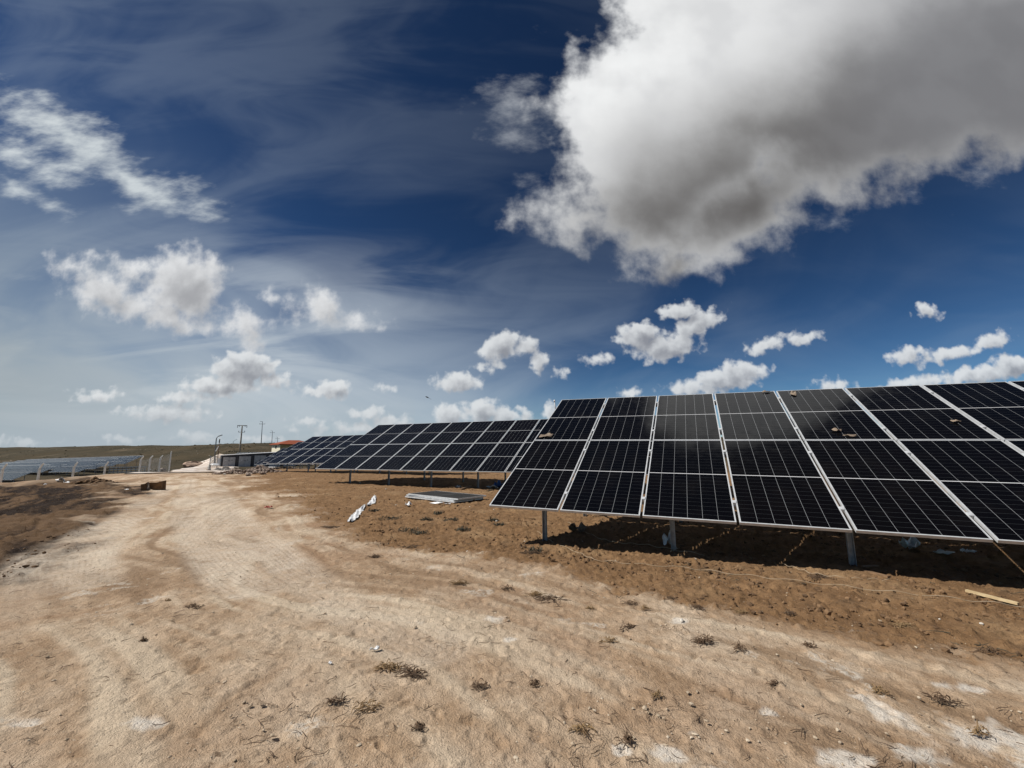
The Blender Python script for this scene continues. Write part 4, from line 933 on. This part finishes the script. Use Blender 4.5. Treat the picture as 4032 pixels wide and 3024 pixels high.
def field_group(name, ells, warps, amp, freq, det, rough, k=.02, seed=0., aniso=None, gb=0):
    """signed size field: union of tilted ellipses, warped and broken up by noise"""
    g = bpy.data.node_groups.new(name, 'ShaderNodeTree')
    g.interface.new_socket('P', in_out='INPUT', socket_type='NodeSocketVector'); g.interface.new_socket('F', in_out='OUTPUT', socket_type='NodeSocketFloat'); g.interface.new_socket('N', in_out='OUTPUT', socket_type='NodeSocketFloat')
    T = NT(g); gi = T.new('NodeGroupInput').outputs[0]; go = T.new('NodeGroupOutput')
    q = T.vmath('ADD', gi, (seed, seed * .7, 0)); p = gi; 
    for f, a in warps:
        w = T.vmath('SUBTRACT', T.noise(q, f, 2, .5, color=True, dim='2D'), (.5, .5, .5)); p = T.vmath('ADD', p, T.vmath('MULTIPLY', w, (a, a, 0)))
    acc = None
    for e in ells:
        cx, cy, rx, ry, an = e[:5]; bias = e[5] if len(e) > 5 else 0
        c = uv(cx, cy); ex = uv(cx + rx * math.cos(R(an)), cy - rx * math.sin(R(an))); ey = uv(cx + ry * math.sin(R(an)), cy + ry * math.cos(R(an)))
        r1 = math.hypot(ex[0] - c[0], ex[1] - c[1]); r2 = math.hypot(ey[0] - c[0], ey[1] - c[1]); th = math.atan2(ex[1] - c[1], ex[0] - c[0])
        ct, st = math.cos(th), math.sin(th)
        da = T.vmath('DOT_PRODUCT', p, (ct / r1, st / r1, -(c[0] * ct + c[1] * st) / r1)); db = T.vmath('DOT_PRODUCT', p, (-st / r2, ct / r2, (c[0] * st - c[1] * ct) / r2))
        l = T.math('SQRT', T.math('MULTIPLY_ADD', da, da, T.math('MULTIPLY', db, db)))
        rm = min(r1, r2); val = T.math('MULTIPLY_ADD', l, -rm, rm + bias + gb)
        acc = val if acc is None else T.math('SMOOTH_MAX', acc, val, k)
    nv = q if aniso is None else T.mapping(q, rot=(0, 0, aniso[0]), sc=(aniso[1], 1, 1))
    n = T.math('SUBTRACT', T.noise(nv, freq, det, rough, dim='2D'), .5)
    T.put(go.inputs[0], T.math('MULTIPLY_ADD', n, amp, acc)); T.put(go.inputs[1], n); return g
def use(g, p):
    n = t.new('ShaderNodeGroup'); n.node_tree = g; t.put(n.inputs[0], p); return n.outputs[0], n.outputs[1]
BIG = [(1750, 40, 470, 360, 0), (1430, 270, 250, 250, 0), (1400, 440, 260, 130, 8), (1600, 440, 290, 120, 22), (1930, 250, 420, 170, 18), (2230, 120, 420, 230, 15),
       (1230, 480, 120, 60, 10, -.012), (1470, 570, 110, 42, 12), (1620, 530, 130, 45, 20), (1190, 230, 60, 60, 30, -.02), (1800, 430, 90, 40, 30, -.008)]
FRAY = [(1085, 235, 75, 75, 20), (1130, 270, 75, 65, 40), (1185, 250, 60, 60, 0), (1150, 190, 60, 40, 30, -.01), (1150, 100, 26, 50, -20, -.02), (1170, 400, 50, 50, 0, -.01), (2140, 372, 110, 30, 28), (1990, 420, 70, 30, 30), (1790, 480, 60, 30, 35)]
WISP = [(150, 300, 200, 48, -28), (290, 385, 130, 50, -30), (60, 345, 130, 40, -25, -.006), (90, 235, 110, 26, -20, -.008), (400, 405, 40, 18, -20, -.006), (30, 400, 70, 22, -35, -.006)]
MID = [(240, 630, 110, 52, -18), (350, 680, 140, 36, -10), (400, 620, 90, 85, 20), (170, 575, 60, 24, -10, -.004), (300, 580, 70, 26, -20, -.006), (455, 580, 45, 40, 40, -.008), (530, 705, 50, 36, -30), (545, 735, 26, 22, 0),
       (700, 668, 62, 40, -20), (745, 690, 66, 20, -5), (680, 640, 26, 28, 0), (592, 645, 26, 14, 0, -.003)]
SM = [(530, 795, 72, 34, 0), (480, 830, 84, 24, 0), (590, 820, 40, 16, 0), (400, 860, 60, 16, 0, -.002), (360, 893, 90, 16, 0), (215, 856, 54, 11, 0), (720, 838, 40, 20, 0), (680, 845, 50, 14, 0, -.004),
      (1080, 748, 44, 30, 30), (1135, 745, 26, 22, 20), (1165, 785, 20, 22, 10), (1050, 790, 40, 12, 10, -.004), (990, 826, 50, 22, 0), (1215, 808, 16, 12, 0), (1290, 776, 34, 13, 10, -.003),
      (1380, 722, 48, 28, 10), (1440, 750, 74, 28, 8), (1505, 700, 60, 24, 28), (1470, 672, 40, 20, 10), (1655, 746, 46, 14, 12), (1730, 730, 40, 13, 10), (1570, 818, 90, 26, 10), (1610, 800, 50, 20, 0), (1500, 838, 60, 16, 0),
      (1960, 768, 46, 17, 5), (2050, 765, 70, 13, 14), (2140, 738, 40, 17, 22), (2003, 671, 26, 15, 0), (1800, 832, 40, 12, 0), (1990, 825, 80, 14, 6), (2120, 808, 100, 22, 10), (2190, 790, 60, 26, 5),
      (968, 895, 28, 28, 0), (1040, 890, 46, 26, 0), (1090, 897, 42, 18, 0), (790, 893, 40, 14, 0), (672, 910, 32, 8, 0), (420, 945, 40, 15, 0), (842, 910, 50, 14, 0, -.002), (1188, 888, 16, 18, 0), (1140, 900, 16, 10, 0), (830, 838, 18, 8, 0), (760, 925, 110, 10, 0, -.001), (560, 948, 60, 8, 0, -.002), (250, 948, 50, 8, 0, -.002), (30, 955, 50, 9, 0), (1370, 852, 30, 10, 0)]
gB = field_group('cloud_big', BIG, [(3, .15), (9, .055), (28, .016)], .19, 7, 8, .56, .03, 3.1)
gW = field_group('cloud_wisp', WISP, [(5, .08), (16, .04)], .15, 15, 8, .6, .02, 7.7, (R(32), .4), gb=.02)
gM = field_group('cloud_mid', MID, [(7, .06), (22, .03), (60, .009)], .10, 20, 7, .54, .014, 12.3, gb=.016)
XS, YS = 905, 640
small = lambda nm, ls: field_group(nm, ls, [(16, .022), (50, .013)], .036, 38, 6, .45, .006, 21.9, gb=.006)
gSL = small('cloud_small_sunward', [e for e in SM if e[0] < XS]); gSR = small('cloud_small_far', [e for e in SM if e[0] >= XS])
gV = field_group('cloud_fray', FRAY, [(6, .07), (20, .04)], .2, 14, 8, .62, .02, 9.4, (R(-30), .6))
SHC = field_group('cloud_shade', [(1560, 440, 260, 90, 22), (1760, 370, 330, 130, 24), (2150, 200, 300, 130, 20)], [(3, .04)], .1, 5, 4, .5, .06, 5.5)
def cloud(g, off, soft, dens):
    F, N = use(g, P); F2, _ = use(g, t.vmath('ADD', P, (off[0], off[1], 0)))
    a = t.ramp(F, 0, soft); sh = t.ramp(F2, -.2 * dens, dens)
    return a, sh, F, N
col = clear
def lay(a, c):
    global col
    col = t.mix(a, col, c)
def C(r, g, b): return (r / STR, g / STR, b / STR)
# thin veil: whitish on the sun side, streaky
stre = t.noise(t.mapping(P, rot=(0, 0, R(-8)), sc=(.6, 1.35, 1)), 1.9, 5, .5, 1.0, dim='2D')
stre2 = t.noise(t.mapping(P, rot=(0, 0, R(-12)), sc=(.5, 1.7, 1)), 5, 5, .52, .8, dim='2D')
az_l = t.ramp(u, .75, -1.35); low = t.ramp(v, .75, .0); low2 = t.ramp(v, .16, 0)
va = t.math('MULTIPLY', t.ramp(t.math('ADD', t.math('MULTIPLY', stre, .7), t.math('MULTIPLY', stre2, .3)), .36, .66), t.math('MULTIPLY_ADD', az_l, .85, .10))
va = t.math('MULTIPLY', va, t.math('MULTIPLY_ADD', low, 1.0, .2), clamp=True)
lay(t.math('MULTIPLY', va, front), C(.40, .47, .55))
hz = t.math('MULTIPLY', t.math('MULTIPLY_ADD', t.ramp(u, .35, -.8), .85, .0), t.ramp(v, .42, .02)); lay(t.math('MULTIPLY', hz, front), C(.45, .51, .55))
wh = t.noise(t.mapping(P, rot=(0, 0, R(-6)), sc=(.55, 2.6, 1)), 2.4, 6, .55, .7, dim='2D'); lay(t.math('MULTIPLY', t.math('MULTIPLY', t.math('MULTIPLY', t.ramp(wh, .45, .68), t.ramp(u, .15, -.8)), t.ramp(v, .62, .3)), t.math('MULTIPLY', front, .55)), C(.62, .67, .70))
hz2 = t.math('MULTIPLY', t.ramp(u, -.5, -1.7), t.ramp(v, 1.1, .2)); lay(t.math('MULTIPLY', t.math('MULTIPLY', hz2, front), .85), C(.30, .35, .375))
lay(t.math('MULTIPLY', t.ramp(v, .10, 0), .35), C(.42, .50, .58))
# cumulus, each patch of sky reckoning only the clouds that stand in it
base = col
def layer(under, g, off, soft, dens, lit, dark, amax=1.):
    a, sh, F, N = cloud(g, off, soft, dens)
    return t.mix(t.math('MULTIPLY', t.math('MULTIPLY', a, front), amax), under, t.mix(sh, lit, dark))
SMALL = ((-.010, .020), .016, .042, C(.76, .78, .79), C(.29, .30, .33), .88); MIDP = ((-.025, .035),   .06, .13, C(.80, .81, .82), C(.38, .385, .40), .95)
lowL = layer(layer(base, gSL, *SMALL), gM, *MIDP); lowR = layer(base, gSR, *SMALL)
highL = layer(layer(base, gM, *MIDP), gW, (-.03, .05), .085, .2, C(.74, .79, .80), C(.5, .55, .58), .9)
aB, shB, FB, NB = cloud(gB, (-.07, .07), .085, .2)
A_, B_ = uv(1270, 470), uv(1930, 20); ln = math.hypot(B_[0] - A_[0], B_[1] - A_[1]); nrm = ((B_[1] - A_[1]) / ln, -(B_[0] - A_[0]) / ln)
big_n = t.math('SUBTRACT', t.noise(t.vmath('ADD', P, (4.2, 1.7, 0)), 4.5, 6, .55, dim='2D'), .5)
w = t.math('MULTIPLY_ADD', big_n, .2, t.vmath('DOT_PRODUCT', P, (nrm[0], nrm[1], -(A_[0] * nrm[0] + A_[1] * nrm[1]))))
FS, _ = use(SHC, P)
cB = t.mix(t.ramp(w, -.16, .2), C(.90, .91, .91), C(.30, .295, .295)); cB = t.mix(t.math('MULTIPLY', t.ramp(FS, -.3, .1), .85), cB, C(.105, .1, .098))
cB = t.mix(t.math('MULTIPLY', t.ramp(u, .6, 1.2), .6), cB, C(.235, .24, .26))
FBs = t.math('MULTIPLY_ADD', NB, -.13, FB); bil = t.noise(t.vmath('ADD', P, (8.1, 2.2, 0)), 6.5, 4, .45, 0, dim='2D'); cB = t.mix(t.math('MULTIPLY', t.ramp(bil, .40, .72), t.ramp(w, .05, -.2, .05, .36)), cB, C(.55, .56, .58)); rim = t.math('MULTIPLY', t.ramp(FBs, .15, -.02), t.ramp(big_n, -.36, .04)); cB = t.mix(t.math('MULTIPLY', rim, t.ramp(u, 1.3, .5, .35, .9)), cB, C(.70, .71, .72))
cB = t.mix(t.math('MULTIPLY', t.math('MULTIPLY', shB, .3), t.ramp(w, .1, -.1)), cB, C(.5, .5, .51))
fray = layer(base, gV, (-.03, .05), .2, .2, C(.70, .73, .76), C(.42, .44, .47), .8)
highR = t.mix(t.math('MULTIPLY', aB, front), fray, cB)
# behind the camera: broken cumulus of the same kind
bn = t.noise(t.mapping(D, sc=(1, 1, 2.2)), 2.6, 6, .6); ba = t.math('MULTIPLY', t.ramp(bn, .52, .66), t.math('SUBTRACT', 1, front)); back = t.mix(t.math('MULTIPLY', ba, t.ramp(dz, .02, .15)), clear, C(.5, .5, .51))
def BG(c):
    b = t.new('ShaderNodeBackground'); t.put(b.inputs[0], c); b.inputs[1].default_value = STR; return b.outputs[0]
def MS(f, a, b):
    m = t.new('ShaderNodeMixShader'); t.put(m.inputs[0], f); t.put(m.inputs[1], a); t.put(m.inputs[2], b); return m.outputs[0]
right = t.math('GREATER_THAN', u, uv(XS, YS)[0]); lowb = t.math('LESS_THAN', v, uv(XS, YS)[1])
hzf = t.math('MULTIPLY', t.math('MULTIPLY', t.ramp(v, .16, .0), t.ramp(u, .3, -.9, .25, .6)), front); lowL = t.mix(hzf, lowL, C(.40, .46, .51)); lowR = t.mix(t.math('MULTIPLY', hzf, .6), lowR, C(.40, .47, .54))
fr = MS(lowb, MS(right, BG(highL), BG(highR)), MS(right, BG(lowL), BG(lowR)))
t.n.remove(bg); t.put(out.inputs[0], MS(t.math('LESS_THAN', dy, .12), fr, BG(back)))
wd.cycles.sampling_method = 'MANUAL'; wd.cycles.sample_map_resolution = 512

S.view_settings.view_transform = 'Standard'; S.view_settings.look = 'None'; S.view_settings.exposure = 0; S.view_settings.gamma = 1
S.cycles.max_bounces = 6; S.cycles.diffuse_bounces = 1; S.cycles.glossy_bounces = 3
